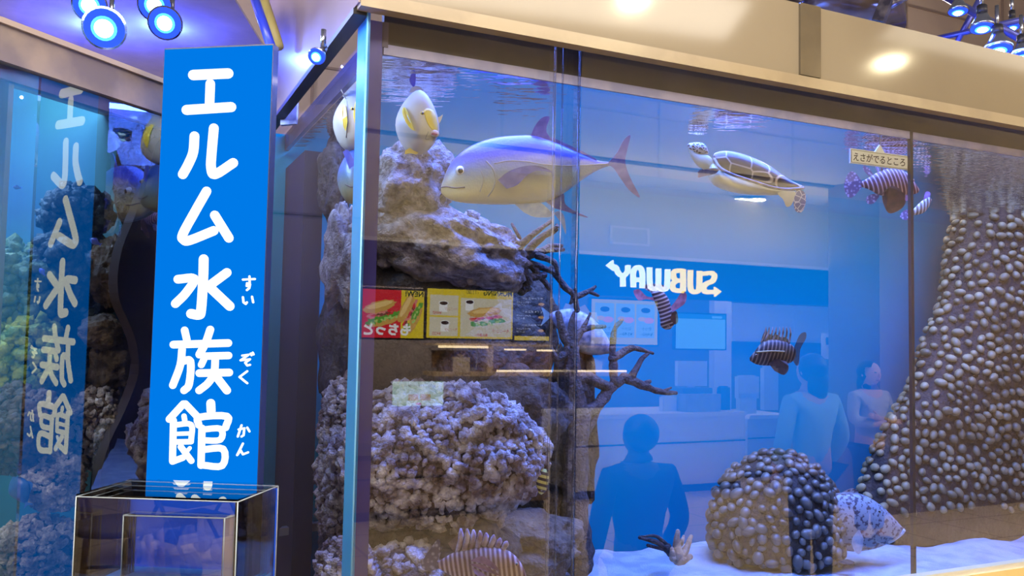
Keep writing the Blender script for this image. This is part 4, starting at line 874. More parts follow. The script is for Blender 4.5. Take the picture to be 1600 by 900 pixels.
lbox(MB(), t0, t1, .01, .03, LZ0 - .03, LZ0).build('rim_lip', pm('lip_violet', C(120, 116, 170), C(96, 92, 150), 9, .35), lt)
lbox(MB(), t0, t1, -.02, .4, LZ1, LZ1 + .012).build('rim_top', pm('rim_top_beige', C(150, 134, 124), rough=.4), lt)
MB().slab([TL(t1, .03, .6), TL(t1, 1.1, .6), TL(t1, 1.1, 2.5), TL(t1, .03, 2.12)], LG * .03).build('end_panel', pm('teal_end', C(16, 62, 100), C(26, 88, 92), 2.2, .8, lo=.35, hi=.65, detail=1), lt)
lbox(MB(), t0, t1, 1.1, 1.13, .6, 2.3).build('back_panel', pm('green_back', C(20, 76, 96), C(34, 110, 100), 2.0, .8), lt)
lbox(MB(), t0, t1, 0, 1.1, .0, .7).build('plinth', pm('plinth_beige', C(150, 136, 118)), lt)
tse = tl_of(PL(14, 400, 0)); lbox(MB(), tse - .006, tse + .006, .02, .05, .7, LZ0).build('seam_strip', pm('seam_pale', C(120, 130, 130), rough=.3), lt)
l_ = area('left_tank_lamp', TL(-.1, .35, 2.4), TL(-.05, .4, 0), 1.0, .5, 60, (.36, .55, 1.0)); l_2 = area('left_tank_green', TL(-.35, .45, 2.4), TL(-.3, .45, 0), .4, .4, 5, (.6, 1.0, .4))
LAX = (LG, LM)
def lrock(name, label, x, y, d, w, h, dp, mat, seed, **kw): return rock(name, label, x, y, d, w, h, dp, mat, seed, Pf=PL, ax=LAX, **kw)
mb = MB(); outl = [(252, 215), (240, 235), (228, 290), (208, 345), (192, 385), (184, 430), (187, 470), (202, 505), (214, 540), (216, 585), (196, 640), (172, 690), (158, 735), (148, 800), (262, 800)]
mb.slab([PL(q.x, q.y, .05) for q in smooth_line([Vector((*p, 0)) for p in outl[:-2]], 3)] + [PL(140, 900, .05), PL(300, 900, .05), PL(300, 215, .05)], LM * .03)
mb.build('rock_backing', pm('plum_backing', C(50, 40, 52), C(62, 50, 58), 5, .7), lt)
PLUM = ROCKBROWN
lrock('reef_rock', 'brown rock at the top right of the left tank', 214, 285, .17, .045, .14, .07, ROCKBROWN, 50, amp=.3)
lrock('reef_rock', 'upright brown rock pillar below the small blue fish', 176, 425, .17, .05, .09, .06, ROCKBROWN, 51, amp=.3)
lrock('reef_rock', 'round brown knob of rock beside the dark backing', 160, 518, .14, .055, .045, .05, ROCKBROWN, 52, amp=.2)
lrock('reef_rock', 'pitted brown rock under the round knob', 178, 570, .15, .055, .075, .06, ROCKBROWN, 53, amp=.35)
lrock('knobbly_coral', 'knobbly coral slope beside the dark backing in the left tank', 148, 672, .16, .07, .10, .08, CORALPOP, 54, knobs=(260, .006, .012, CORALLIT), cat='coral')
lrock('knobbly_coral', 'rounded knobbly coral below the mirrored characters', 84, 752, .12, .06, .065, .06, CORALPOP, 55, knobs=(260, .006, .011, CORALLIT), cat='coral', amp=.12)
lrock('knobbly_coral', 'wide knobbly coral in the bottom left corner', 58, 868, .12, .11, .085, .09, CORALPOP, 56, knobs=(420, .006, .012, CORALLIT), cat='coral')
GRN = pm('green_coral', C(40, 78, 70), C(90, 120, 84), 20, .6, bump=.8); DKB = pm('blue_black_coral', C(34, 56, 72), C(66, 90, 104), 22, .6, bump=.8); YGR = pm('yellow_green_coral', C(70, 110, 40), C(150, 170, 60), 26, .55, bump=.7)
lrock('reef_coral', 'dark blue-green coral clump under the top rock', 118, 335, .32, .07, .06, .08, DKB, 60, knobs=(120, .012, .024), cat='coral')
lrock('reef_coral', 'dark coral heap behind the mirrored characters', 105, 440, .34, .12, .12, .12, DKB, 61, knobs=(240, .012, .026), cat='coral')
lrock('reef_coral', 'grey-green coral clump at the left edge', 30, 460, .36, .09, .12, .1, GRN, 62, knobs=(200, .012, .024), cat='coral')
lrock('reef_coral', 'bright yellow-green leafy coral at the left edge', 28, 560, .3, .09, .09, .1, YGR, 63, knobs=(260, .01, .022), cat='coral')
lrock('reef_coral', 'dark coral below the pillar in the left tank', 110, 590, .34, .13, .11, .12, DKB, 64, knobs=(240, .012, .024), cat='coral')
lrock('reef_coral', 'brown coral bush left of the mirrored characters', 28, 670, .18, .07, .09, .08, ROCKBROWN, 65, knobs=(260, .008, .016), cat='coral')
def small_fish(name, label, x, y, d, L, hgt, ang, mat, Pf=PL):
    c = Pf(x, y, d); dist = (c - CAM).dot(CF); v = (CAM - c).normalized(); k = FPX / dist
    def fp(a, b, off=0.0):
        ca, sa = cos(ang), sin(ang); r = ray(x + (a * ca - b * sa) * L * k, y + (a * sa + b * ca) * L * k); return CAM + r * dist + v * off
    o = empty(name, fp(0, hgt / 2), label, 'fish')
    fish_body(fp, v, L, [((-.5, -.02), (-.5, .02)), ((-.35, -hgt * .7), (-.35, hgt * .6)), ((-.1, -hgt), (-.1, hgt)), ((.2, -hgt * .6), (.2, hgt * .6)), ((.38, -.05), (.38, .05))], .35, mat, o)
    fin(fp, v, [(.34, 0), (.52, -.17), (.47, 0), (.52, .17)], 0, mat, o, 'tail_fin', .003); fin(fp, v, [(-.25, -hgt * .8), (-.05, -hgt * 1.3), (.2, -hgt * .6)], 0, mat, o, 'dorsal_fin', .003); eye(fp, v, L, -.38, -.05, .035, .006, o)
BLF = pm('blue_fish_skin', C(60, 80, 220), C(90, 120, 240), 20, .35)
small_fish('damselfish', 'small bright blue fish above the brown rock pillar', 149, 378, .13, .032, .26, .5, BLF)
small_fish('damselfish', 'tiny violet-blue fish over the dark coral heap', 66, 425, .22, .024, .28, .9, BLF)
small_fish('tang_fish', 'blue flat-bodied fish beside the rounded coral low in the left tank', 32, 768, .1, .075, .34, 1.1, pm('tang_skin', C(50, 90, 180), C(70, 120, 200), 20, .4))
small_fish('damselfish', 'tiny blue-white fish at the upper left edge', 27, 293, .2, .022, .2, .1, BLF)

# ------------------------------------------------------------------ lamps and canopy above
LAMPG = pm('lamp_chrome', C(150, 154, 170), rough=.2, metal=.9); LAMPB = em('lamp_blue', (.012, .04, 1.0, 1), 3.5); LAMPM = em('lamp_cyan', (.05, .30, 1.0, 1), 4.0); LAMPW = em('lamp_core', (.45, .8, 1.0, 1), 22.0)
def lamp(label, pos, aim, r, group, core=True, stem=.09):
    """reflector lamp: bowl, lit lens with brighter middle, neck and stem"""
    pos = Vector(pos); a = Vector(aim).normalized(); o = empty('spot_lamp', pos, label, 'lamp', group)
    mb = MB(); mb.tube([pos + a * .0, pos - a * r * .25, pos - a * r * .9, pos - a * r * 1.5], [r, r * .95, r * .6, r * .35], 24); mb.build('reflector_bowl', LAMPG, o)
    mb = MB(); mb.tube([pos + a * .001, pos + a * .006], [r * .9, r * .7], 24); l = mb.build('lens', LAMPB, o)
    mb = MB(); mb.tube([pos + a * .003, pos + a * .008], [r * .68, r * .5], 20); mb.build('lit_ring', LAMPM, l)  # cyan ring and blue lens imitate the halo around the core
    mb = MB(); mb.tube([pos + a * .006, pos + a * .012], [r * .48, r * .3], 20); mb.build('lit_core', LAMPW, l)
    mb = MB(); q = pos - a * r * 1.4; mb.tube([q, q - a * .03], r * .42, 16); mb.build('neck', pm('lamp_black', C(40, 40, 50), rough=.4), o)
    MB().tube([q - a * .02, q - a * .02 + zz * stem], .007, 10).build('stem', LAMPG, o)
    return o
GRP = 'blue lamps over the right end'
lamp('blue spot lamp leftmost of those over the right end of the tank', PY(1497, 18, 3.25), (-.1, -.15, -1), .038, GRP)
lamp('blue spot lamp second from the left over the right end', PY(1535, 44, 3.15), (-.1, -.2, -1), .045, GRP)
lamp('largest lowest blue spot lamp over the right end', PY(1560, 78, 3.10), (-.1, -.25, -1), .05, GRP)
lamp('blue spot lamp cut by the right edge of the picture', PY(1597, 88, 3.15), (-.1, -.2, -1), .04, GRP)
lamp('small blue spot lamp high behind the larger right ones', PY(1582, 42, 3.4), (-.1, -.2, -1), .03, GRP)
GRP = 'blue lamps over the left tank'
lamp('bright blue lamp at the top edge, left of the lit sign', PY(140, 8, 2.35), (.25, -.9, -.5), .048, GRP)
lamp('bright blue lamp lowest over the left tank rim', PY(163, 44, 2.35), (.25, -.9, -.5), .06, GRP)
lamp('bright blue lamp just above the lit sign corner', PY(258, 36, 2.6), (.15, -.9, -.5), .053, GRP)
lamp('bright blue lamp above the other one near the lit sign', PY(242, 8, 2.6), (.15, -.9, -.5), .053, GRP)
lamp('added blue lamp in place of a lamp reflection in the side fascia', PY(495, 88, 2.02), (-.1, -.8, -.6), .022, 'lamp reflection stand-in at the side rim', stem=.05)  # lamp head added where the side fascia only reflects a lamp
lamp('small blue lamp peeping over the beige fascia at the top edge', PY(1172, -3, 2.7), (-.1, -.3, -1), .03, GRP)
mb = MB(); zc = 2.75
mb.slab([PZ(-60, -120, zc), PZ(330, -60, zc), PZ(425, 95, zc), PZ(300, 155, zc), PZ(120, 95, zc), PZ(-60, 20, zc)], zz * .012)
cn = tag(mb.build('canopy_panel', pm('canopy_acrylic', C(170, 164, 190), C(150, 146, 176), 4, .15, spec=.7, alpha=.75)), 'shiny slanting canopy sheet lit blue over the left tank', 'panel')
point('canopy_glow', PY(150, 70, 3.45), 28, (.05, .10, 1.0), .004); point('canopy_glow_right', PY(255, 62, 3.45), 28, (.05, .10, 1.0), .004); point('side_rim_glow', PY(492, 96, 1.96), 1.5, (.08, .14, 1.0), .004)  # unseen blue point lights added to make canopy and side rim glow
point('right_lamp_glow', PY(1555, 95, 3.0), 6, (.12, .2, 1.0), .06)
mb = MB(); mb.tube([PY(394, -14, 2.6), PY(424, 74, 2.5)], .014, 10); tag(mb.build('strut', pm('strut_blue', C(50, 70, 220), rough=.3)), 'thin blue strut rising behind the lit sign', 'strut')
mb = MB(); mb.tube([PY(408, -14, 2.75), PY(436, 74, 2.65)], .016, 10); tag(mb.build('strut', pm('strut_yellow', C(190, 176, 110), rough=.4)), 'yellowish strut beside the blue one behind the lit sign', 'strut')
mb = MB(); mb.box(PY(438, 195, 2.9), Vector((.06, -.02, 0)), Vector((0, .02, 0)), zz * .62); tag(mb.build('upright_bracket', pm('bracket_pale', C(180, 190, 230), C(120, 120, 170), 10, .3)), 'pale upright bracket right of the lit sign', 'bracket')
# things on top of the big tank
mb = MB(); A_, B_ = PY(1238, -20, 3.4), PY(1385, 30, 3.6); c_ = (A_ + B_) / 2
mb.tube([c_ - zz * .12, c_ + zz * .0, c_ + zz * .05], [.25, .25, .235], 40)
dr = empty('filter_drum', c_ - zz * .12, 'dark shiny drum standing behind the fascia at the top right', 'drum')
mb.build('drum_body', pm('drum_black', C(40, 34, 36), C(120, 100, 80), 3, .15, .3), dr)
mb = MB(); mb.tube([c_ + zz * .05, c_ + zz * .07], .245, 40); mb.build('blue_rim', pm('drum_blue', C(60, 80, 200), rough=.3), dr)
mb = MB(); mb.tube([PY(1372, 36, 3.2), PY(1392, -15, 3.2)], .03, 4, 0, False); mb.tube([PY(1380, 12, 3.2), PY(1440, -20, 3.3)], .02, 8); tag(mb.build('lamp_bracket', pm('bracket_dark', C(70, 66, 80), C(160, 150, 150), 8, .2, .5)), 'angled metal bracket between the drum and the blue lamps', 'bracket')
mb = MB(); mb.tube([PY(1480, 95, 3.5), PY(1535, -10, 3.4)], .012, 8); mb.tube([PY(1420, 70, 3.6), PY(1600, 30, 3.3)], .012, 8); mb.tube([PY(1468, -10, 3.4), PY(1620, 75, 3.2)], .016, 8); tag(mb.build('lamp_rail', pm('rail_blue', C(90, 96, 190), rough=.3, metal=.5)), 'crossing metal rails carrying the blue lamps at right', 'rail')

# low rail and mall bits between the tanks
mb = MB(); mb.box(PY(436, 838, 2.9), PY(520, 826, 2.9) - PY(436, 838, 2.9), Vector((0, .04, 0)), zz * .025); tag(mb.build('low_rail', pm('rail_grey', C(110, 108, 100), rough=.4)), 'low grey metal rail between lit sign and large tank', 'rail')

# ------------------------------------------------------------------ the food counter opposite, seen mirrored in the glass
class Board:
    """upright rectangle opposite the tank, given where the glass mirrors it"""
    def __init__(s, x0, y0, x1, y1, dv):
        ym, xm = (y0 + y1) / 2, (x0 + x1) / 2; s.dv = dv
        s.s0, s.s1 = sdz(P(x0, ym, dv))[0], sdz(P(x1, ym, dv))[0]; s.z1, s.z0 = P(xm, y0, dv).z, P(xm, y1, dv).z; s.w = s.s1 - s.s0; s.h = s.z1 - s.z0
    def at(s, x, y, off=0.0): return T(s.s1 - x, -s.dv + off, s.z0 + y)          # x runs the way a reader reads
    def px(s, a, b, off=0.0): q = sdz(P(a, b, s.dv)); return T(q[0], -s.dv + off, q[2])
    def rect(s, mb, x0, y0, x1, y1, off, th, mi=0): return mb.box(s.at(x0, y0, off), -u * (x1 - x0), zz * (y1 - y0), n * th, mi)
    def fr(s, mb, fx0, fy0, fx1, fy1, off, th, mi=0): return s.rect(mb, fx0 * s.w, fy0 * s.h, fx1 * s.w, fy1 * s.h, off, th, mi)
    def blob(s, mb, fx, fy, rx, ry, off, th, mi=0, k=18): return mb.slab([s.at((fx + rx * cos(2 * pi * i / k)) * s.w, fy * s.h + ry * s.h * sin(2 * pi * i / k), off) for i in range(k)], n * th, mi)
    def text(s, mb, body, fx0, fy0, fx1, fy1, off, mi=0, bold=.0): text_on(mb, body, lambda x, y: s.at(x * s.w, y * s.h, off), fx0, fy0, fx1, fy1, mi, bold)
DV = 5.1; ES = 4.2
def E(name, r, g, b, k=1.0): return em(name, C(r, g, b), ES * k)
shopwall = pm('shop_wall_dark', C(120, 104, 92), C(108, 92, 82), 2, .8); white_gl = pm('counter_white', C(226, 222, 214), rough=.35)
SL, SR = sdz(P(520, 600, DV))[0], sdz(P(1374, 400, DV))[0]
MB().tbox(SL - 3, SR + 3, -DV - 3.2, -DV - 3.0, 0, 3).build('wall_shop', shopwall)['kind'] = 'structure'
zf1, zf0 = P(1150, 412, DV).z, P(1150, 470, DV).z
tag(MB().tbox(SL - 1, SR, -DV - .15, -DV, zf0, zf1).build('shop_fascia', pm('fascia_dark', C(6, 8, 14), rough=.8, spec=.1)), 'dark fascia board over the food counter, mirrored in the glass', 'fascia')
struct(MB().tbox(SL - 1, SR, -DV - .12, -DV + .02, zf1, 3.0).build('wall_bulkhead', pm('bulkhead', C(204, 190, 150), rough=.7)), 'pale bulkhead above the counter fascia')
tag(MB().tbox(SL - 1, SR, -DV - .02, -DV + .05, zf1 - .01, zf1 + .02).build('light_strip', pm('strip_pale', C(240, 236, 226), rough=.4)), 'thin pale strip along the top of the counter fascia', 'strip')
B = Board(950, 355, 1012, 383, DV); mb = MB()
for q in ((0, 0, 1, .1), (0, .9, 1, 1), (0, 0, .06, 1), (.94, 0, 1, 1)): B.fr(mb, *q, .02, .015)
tag(mb.build('ceiling_vent', pm('vent_grey', C(236, 232, 224))), 'rectangular vent frame on the bulkhead left of the lit letters', 'vent')
# lit letters
B = Board(945, 405, 1122, 465, DV); sw = empty('lit_letters', B.at(B.w / 2, 0), 'white and yellow lit shop letters on the dark fascia, mirrored in the glass', 'sign')
def pc(l): return [(860 + a / 3.2, 380 + b / 3.2) for a, b in l]
def letters(name, strokes, tris, mat, w=6.8):
    mb = strokes_mesh([(pc(p), w) for p in strokes], lambda a, b: B.px(a, b, .03), n * .03, rounded=False, curve=True)
    for t_ in tris: mb.slab([B.px(*q, .03) for q in pc(t_)], n * .03)
    mb.build(name, mat, sw)
letters('white_letters', [[(350, 218), (350, 165)], [(375, 112), (372, 145), (350, 168)], [(350, 168), (326, 150), (316, 125), (292, 114)], [(402, 222), (402, 145), (425, 121), (446, 145), (446, 226)], [(402, 183), (446, 185)],
   [(482, 122), (484, 205), (494, 226), (515, 228), (526, 210), (527, 128)], [(527, 210), (538, 230), (560, 232), (570, 212), (573, 132)]], [[(266, 112), (300, 86), (302, 140)]], em('letter_white', (.92, 1, .95, 1), 8))
letters('yellow_letters', [[(650, 132), (650, 243)], [(652, 140), (612, 140), (600, 160), (612, 186), (650, 188)], [(618, 188), (597, 208), (605, 234), (652, 240)], [(686, 136), (686, 222), (700, 243), (718, 243), (730, 225), (732, 140)],
   [(752, 154), (788, 150), (806, 164), (797, 190), (766, 204), (751, 224), (762, 244), (812, 244)]], [[(806, 220), (838, 243), (808, 268)]], em('letter_yellow', (1, .74, .0, 1), 9))
# menu boards
MH = 'menu boards over the food counter'
def menu(label, x0, y0, x1, y1, dv=DV + .3, frame=True):
    B = Board(x0, y0, x1, y1, dv); o = empty('menu_board', B.at(B.w / 2, 0), label, 'menu', MH); mb = MB(); B.fr(mb, -.03, -.04, 1.03, 1.04, -.04, .04); mb.build('frame', pm('menu_frame', C(24, 22, 24), rough=.5), o); return B, o
RED, YLW, CRM, GRNN, BRD, HAM, TXT, TXTR, WHT, COFF = E('menu_red', 214, 40, 50), E('menu_yellow', 226, 200, 40), E('menu_cream', 214, 206, 180), E('menu_lettuce', 90, 160, 50), E('menu_bread', 206, 160, 80), E('menu_ham', 216, 130, 120), E('menu_text', 40, 70, 30, .5), E('menu_text_red', 190, 50, 50), E('menu_white', 240, 240, 240), E('menu_coffee', 60, 34, 20, .6)
def sandwich(B, o, fx, fy, w, h, ang=.2):
    """bun, filling and lettuce of a printed sandwich, in shallow relief"""
    rot = lambda a, b: (fx + (a * cos(ang) - b * sin(ang)) * w, fy + (a * sin(ang) + b * cos(ang)) * h)
    def bl(cx, cy, rx, ry, off, mats, name):
        mb = MB(); mb.slab([B.at(q[0] * B.w, q[1] * B.h, off) for q in [rot(cx + rx * cos(2 * pi * i / 24) * (1 + .12 * sin(i * 2.7)), cy + ry * sin(2 * pi * i / 24) * (1 + .1 * sin(i * 4.1))) for i in range(24)]], n * .002); mb.build(name, mats, s_)
    s_ = empty('sandwich_picture', B.at(fx * B.w, fy * B.h)); s_.parent = o; s_.location = s_.location - o.location
    bl(0, -.30, .5, .15, .004, BRD, 'lower_bun'); rn = random.Random(int(fx * 100) + int(w * 100))
    def bits(cnt, x0, x1, yc, yr, rx, ry, off, mats, name):
        mb = MB()
        for _ in range(cnt):
            cx, cy = rn.uniform(x0, x1), yc + rn.uniform(-yr, yr); a0 = rn.uniform(0, 3)
            mb.slab([B.at(q[0] * B.w, q[1] * B.h, off + rn.uniform(0, .002)) for q in [rot(cx + rx * rn.uniform(.7, 1.3) * cos(2 * pi * i / 7 + a0), cy + ry * rn.uniform(.7, 1.3) * sin(2 * pi * i / 7 + a0)) for i in range(7)]], n * .002)
        mb.build(name, mats, s_)
    bits(26, -.52, .52, -.20, .07, .07, .06, .007, GRNN, 'lettuce'); bits(12, -.5, .5, -.24, .06, .04, .04, .0095, E('menu_lettuce_pale', 170, 204, 110), 'lettuce')
    bits(14, -.46, .46, -.02, .05, .11, .06, .011, HAM, 'filling'); bits(9, -.42, .42, -.04, .05, .06, .035, .0135, E('menu_beef', 120, 64, 48), 'filling'); bits(6, -.4, .4, .0, .04, .08, .03, .016, RED, 'tomato')
    bl(0, .22, .5, .19, .018, BRD, 'upper_bun'); bl(-.04, .27, .40, .09, .0205, E('menu_bread_light', 232, 196, 124), 'bun_highlight')
B, o = menu('red and yellow menu board with sandwiches, farthest left', 566, 453, 662, 528)
mb = MB(); B.fr(mb, 0, 0, .38, 1, 0, .004, 0); B.fr(mb, .38, 0, 1, 1, 0, .004, 1); mb.build('panel', [YLW, RED], o)
sandwich(B, o, .24, .52, .38, .75, -.9); sandwich(B, o, .70, .52, .55, .6, -.35)
mb = MB(); B.text(mb, 'NEW!', .03, .87, .33, .99, .03, 0, .03); mb.build('heading', TXT, o); mb = MB(); B.text(mb, 'もちっと', .22, .05, .98, .30, .02, 0, .05); mb.build('lettering', WHT, o)
B, o = menu('morning menu board with coffee cups and a sandwich, second from left', 667, 450, 801, 529)
mb = MB(); B.fr(mb, 0, 0, 1, 1, 0, .004, 0); B.fr(mb, .02, .04, .62, .80, .004, .003, 1); B.fr(mb, .65, .44, .97, .84, .004, .003, 1); B.fr(mb, .65, .04, .97, .41, .004, .003, 1); mb.build('panel', [YLW, CRM], o)
sandwich(B, o, .33, .42, .40, .50, -.2)
mb = MB(); B.text(mb, 'MORNING', .02, .86, .36, .98, .012, 0, .02); B.text(mb, '-11:00', .42, .88, .56, .97, .012, 0, .0); mb.build('heading', TXT, o)
mb = MB(); B.text(mb, 'モーニング', .05, .12, .25, .2, .012); B.text(mb, '¥680~', .30, .04, .46, .11, .012); B.text(mb, '¥490', .84, .46, .94, .52, .012); B.text(mb, 'モーニング', .66, .54, .80, .6, .012); B.text(mb, '¥430', .84, .06, .94, .12, .012); B.text(mb, 'モーニング', .66, .14, .80, .2, .012); mb.build('lettering', TXTR, o)
mb = MB()
for fx, fy in ((.52, .72), (.82, .68), (.80, .30)): B.blob(mb, fx, fy, .055, .05, .010, .003, 1); B.fr(mb, fx - .045, fy - .17, fx + .045, fy, .007, .003, 0); B.blob(mb, fx, fy, .045, .035, .014, .002, 2)
mb.build('cup_picture', [WHT, WHT, COFF], o)
B, o = menu('narrow dark green menu board beside the glass joint', 804, 458, 858, 532)
DKG = E('menu_dark', 26, 40, 36, .5); mb = MB(); B.fr(mb, 0, 0, 1, 1, 0, .004, 0); B.fr(mb, 0, 0, 1, .09, .004, .002, 1); mb.build('panel', [DKG, YLW], o)
mb = MB()
for fy in (.86, .58, .30): B.text(mb, 'サイドメニュー', .2, fy, .8, fy + .05, .008); B.text(mb, 'ポテト ドリンク', .55, fy - .08, .95, fy - .04, .008); B.text(mb, 'スープ', .7, fy - .14, .95, fy - .1, .008)
mb.build('lettering', WHT, o); mb = MB()
for fy in (.74, .46, .18): B.blob(mb, .25, fy, .14, .07, .008, .002, 0); B.blob(mb, .25, fy + .03, .09, .03, .011, .002, 1)
mb.build('dish_picture', [COFF, BRD], o)
B, o = menu('pale blue and yellow set menu board right of the glass joint', 924, 469, 1027, 538)
LBL = E('menu_paleblue', 150, 190, 206, .75); YL2 = E('menu_yellow_dim', 206, 190, 90, .75)
mb = MB(); B.fr(mb, 0, 0, 1, 1, 0, .004, 0); 
for i in range(3): B.fr(mb, .05 + .31 * i, .15, .33 + .31 * i, .92, .004, .003, 1)
mb.build('panel', [YL2, LBL], o); mb = MB()
for i in range(3): B.blob(mb, .19 + .31 * i, .78, .07, .06, .008, .003, 0); B.blob(mb, .14 + .31 * i, .55, .08, .07, .008, .003, 1); B.blob(mb, .25 + .31 * i, .58, .06, .05, .011, .003, 2)
mb.build('dish_picture', [COFF, HAM, BRD], o); mb = MB()
for i in range(3): B.text(mb, '¥%d~' % (490 + 50 * i - (i == 0) * 30), .08 + .31 * i, .2, .28 + .31 * i, .27, .012); B.text(mb, 'セット', .1 + .31 * i, .32, .25 + .31 * i, .4, .012)
mb.build('lettering', TXT, o)
B, o = menu('blank pale blue screen hanging right of the set menu', 1056, 491, 1133, 545, DV + .5)
mb = MB(); B.fr(mb, 0, 0, 1, 1, 0, .004, 0); B.fr(mb, 0, .86, 1, 1, .004, .002, 1); B.fr(mb, .08, .89, .28, .96, .008, .002, 0); mb.build('panel', [E('screen_pale', 130, 200, 215, .62), E('screen_teal', 60, 140, 170, .5)], o)
# kitchen shelf with warm strips
B = Board(684, 540, 870, 585, DV + 2.2); sh = empty('kitchen_shelf', B.at(B.w / 2, 0), 'back shelf with warm light strips behind the food counter', 'shelf')
WARM = em('warm_strip', (1, .78, .45, 1), 9); mb = MB(); B.fr(mb, .60, .90, 1, .98, .0, .03); B.fr(mb, .0, .82, .18, .88, .0, .03); B.fr(mb, .28, .84, .46, .90, .0, .03); B.fr(mb, -.6, .10, .55, .17, .1, .03); mb.build('light_strip', WARM, sh)
mb = MB(); B.fr(mb, -.7, -.05, 1.05, .08, -.3, .4); B.fr(mb, .55, .08, .60, 1, -.3, .3); B.fr(mb, -.7, .98, 1.05, 1.05, -.3, .3); mb.build('shelf_board', pm('shelf_tan', C(196, 166, 120), rough=.5), sh)
mb = MB(); B.fr(mb, -.7, .08, .48, .8, -.3, .02); B.fr(mb, .62, .2, .98, .8, -.3, .02); mb.build('back_board', pm('shelf_back', C(190, 150, 110), C(90, 70, 60), 6, .6), sh)
for i, (fx, w_, h_) in enumerate(((-.45, .10, .4), (.05, .12, .3), (.72, .14, .5), (.86, .10, .4))):
    mb = MB(); B.fr(mb, fx, .08, fx + w_, .08 + h_, -.2, .12); B.fr(mb, fx + w_ * .3, .08 + h_, fx + w_ * .7, .08 + h_ * 1.2, -.17, .06); tag(mb.build('food_tub', pm('tub_%d' % (i % 2), (C(206, 190, 160), C(120, 96, 80))[i % 2], rough=.4)), ('pale tub on the lit shelf behind the diving lionfish', 'brown tub near the middle of the lit shelf', 'pale tub at the left of the lit shelf', 'brown tub at the far left of the lit shelf')[i], 'tub', 'tubs on the lit shelf')
# counters
def counter(label, x0, x1, y0, yb, dv, mats, name='counter'):
    a, b = sdz(P(x0, y0, dv))[0], sdz(P(x1, y0, dv))[0]; xm = (x0 + x1) / 2; z1 = P(xm, y0, dv).z
    o = empty(name, T((a + b) / 2, -dv - .3, 0), label, 'counter')
    MB().tbox(a, b, -dv - .7, -dv, .08, z1 - .04).build('body', mats[0], o); MB().tbox(a, b, -dv - .72, -dv + .03, z1 - .04, z1).build('worktop', mats[1], o)
    MB().tbox(a + .02, b - .02, -dv - .66, -dv - .04, 0, .08).build('kick_board', pm('kick', C(50, 60, 80)), o); MB().tbox(a, b, -dv, -dv + .008, z1 * .62, z1 * .62 + .015).build('gap_line', pm('kick', C(50, 60, 80)), o); return o, a, b, z1
wc, ca, cb, cz = counter('white food counter behind the child silhouette', 900, 1164, 646, 770, DV, (white_gl, pm('worktop_white', C(236, 232, 222), rough=.3)))
counter('white corner counter to the right of the main white one', 1168, 1232, 648, 770, DV + .5, (pm('counter_grey', C(196, 194, 194), rough=.4), pm('worktop_white', C(236, 232, 222))))
counter('brown-fronted counter under the menu boards', 540, 857, 706, 800, DV - .25, (pm('counter_brown', C(150, 128, 108), C(134, 112, 96), 3, .4), pm('worktop_dark', C(50, 44, 42), rough=.3)))
B = Board(613, 596, 692, 634, DV - .2); mb = MB(); B.fr(mb, 0, 0, 1, 1, 0, .01); mb2 = mb
ps = empty('counter_notice', B.at(B.w / 2, 0), 'pale notice with two small food pictures on the brown counter', 'notice'); mb.build('sheet', E('notice_glow', 190, 220, 206, .95), ps)  # paper sheet set to glow to brighten its mirror image
mb = MB(); B.fr(mb, .26, .22, .46, .48, .012, .003); B.fr(mb, .50, .22, .70, .48, .012, .003); mb.build('food_picture', E('notice_food', 190, 160, 60, .8), ps)
mb = MB(); B.text(mb, 'セルフオーダー', .15, .76, .8, .88, .012); mb.build('lettering', TXT, ps); mb = MB(); B.fr(mb, .44, .04, .54, .12, .012, .003); mb.build('red_mark', TXTR, ps)
# till and clutter on the counter
B = Board(1058, 560, 1112, 648, DV + .2); tl_ = empty('cash_register', B.at(B.w / 2, 0), 'grey cash register standing on the white counter', 'register'); rg = pm('register_grey', C(170, 176, 186), C(150, 156, 168), 9, .4)
mb = MB(); B.fr(mb, .0, .0, 1, .38, -.2, .35); mb.build('base', rg, tl_); mb = MB(); B.fr(mb, .05, .5, .9, .95, -.1, .05); B.fr(mb, .4, .35, .55, .5, -.1, .04); mb.build('display', pm('register_screen', C(210, 220, 226), rough=.2), tl_); mb = MB(); B.fr(mb, .1, .38, .95, .48, -.18, .25); mb.build('keyboard', pm('register_dark', C(90, 100, 120)), tl_)
for i, (x0, x1, y0, y1, lb) in enumerate(((1030, 1052, 620, 646, 'white paper stand left of the cash register'), (1148, 1180, 588, 622, 'white notice on the wall right of the screen'), (1150, 1176, 615, 646, 'small white box on the corner counter'), (1188, 1210, 575, 640, 'white bottle rack under the open water lionfish'), (1120, 1135, 605, 650, 'dark card stand right of the cash register'))):
    B = Board(x0, y0, x1, y1, DV + .25); mb = MB(); B.fr(mb, 0, 0, 1, 1, 0, .06); B.fr(mb, .1, 1, .9, 1.05, .01, .03); tag(mb.build('counter_clutter' if i != 1 else 'wall_notice', pm('clutter_%d' % (i == 4), C(60, 80, 110) if i == 4 else C(206, 208, 206), rough=.5)), lb, 'notice' if i == 1 else 'box')
B = Board(1142, 477, 1328, 535, DV + 2.6); cbn = empty('wall_cabinet', B.at(B.w / 2, 0), 'long white cabinet high on the shop back wall', 'cabinet'); mb = MB(); B.fr(mb, 0, 0, 1, 1, -.3, .3); mb.build('body', white_gl, cbn); mb = MB(); B.fr(mb, .01, .03, .49, .97, 0, .015); mb.build('door', white_gl, cbn); mb = MB(); B.fr(mb, .51, .03, .99, .97, 0, .015); mb.build('door', white_gl, cbn)
B = Board(1283, 521, 1325, 561, DV + 1.2); pp = empty('wall_poster', B.at(B.w / 2, 0), 'pale poster with three small dark figures below the cabinet', 'poster'); mb = MB(); B.fr(mb, 0, 0, 1, 1, 0, .01); mb.build('sheet', pm('poster_pale', C(214, 222, 226), rough=.5), pp); mb = MB()
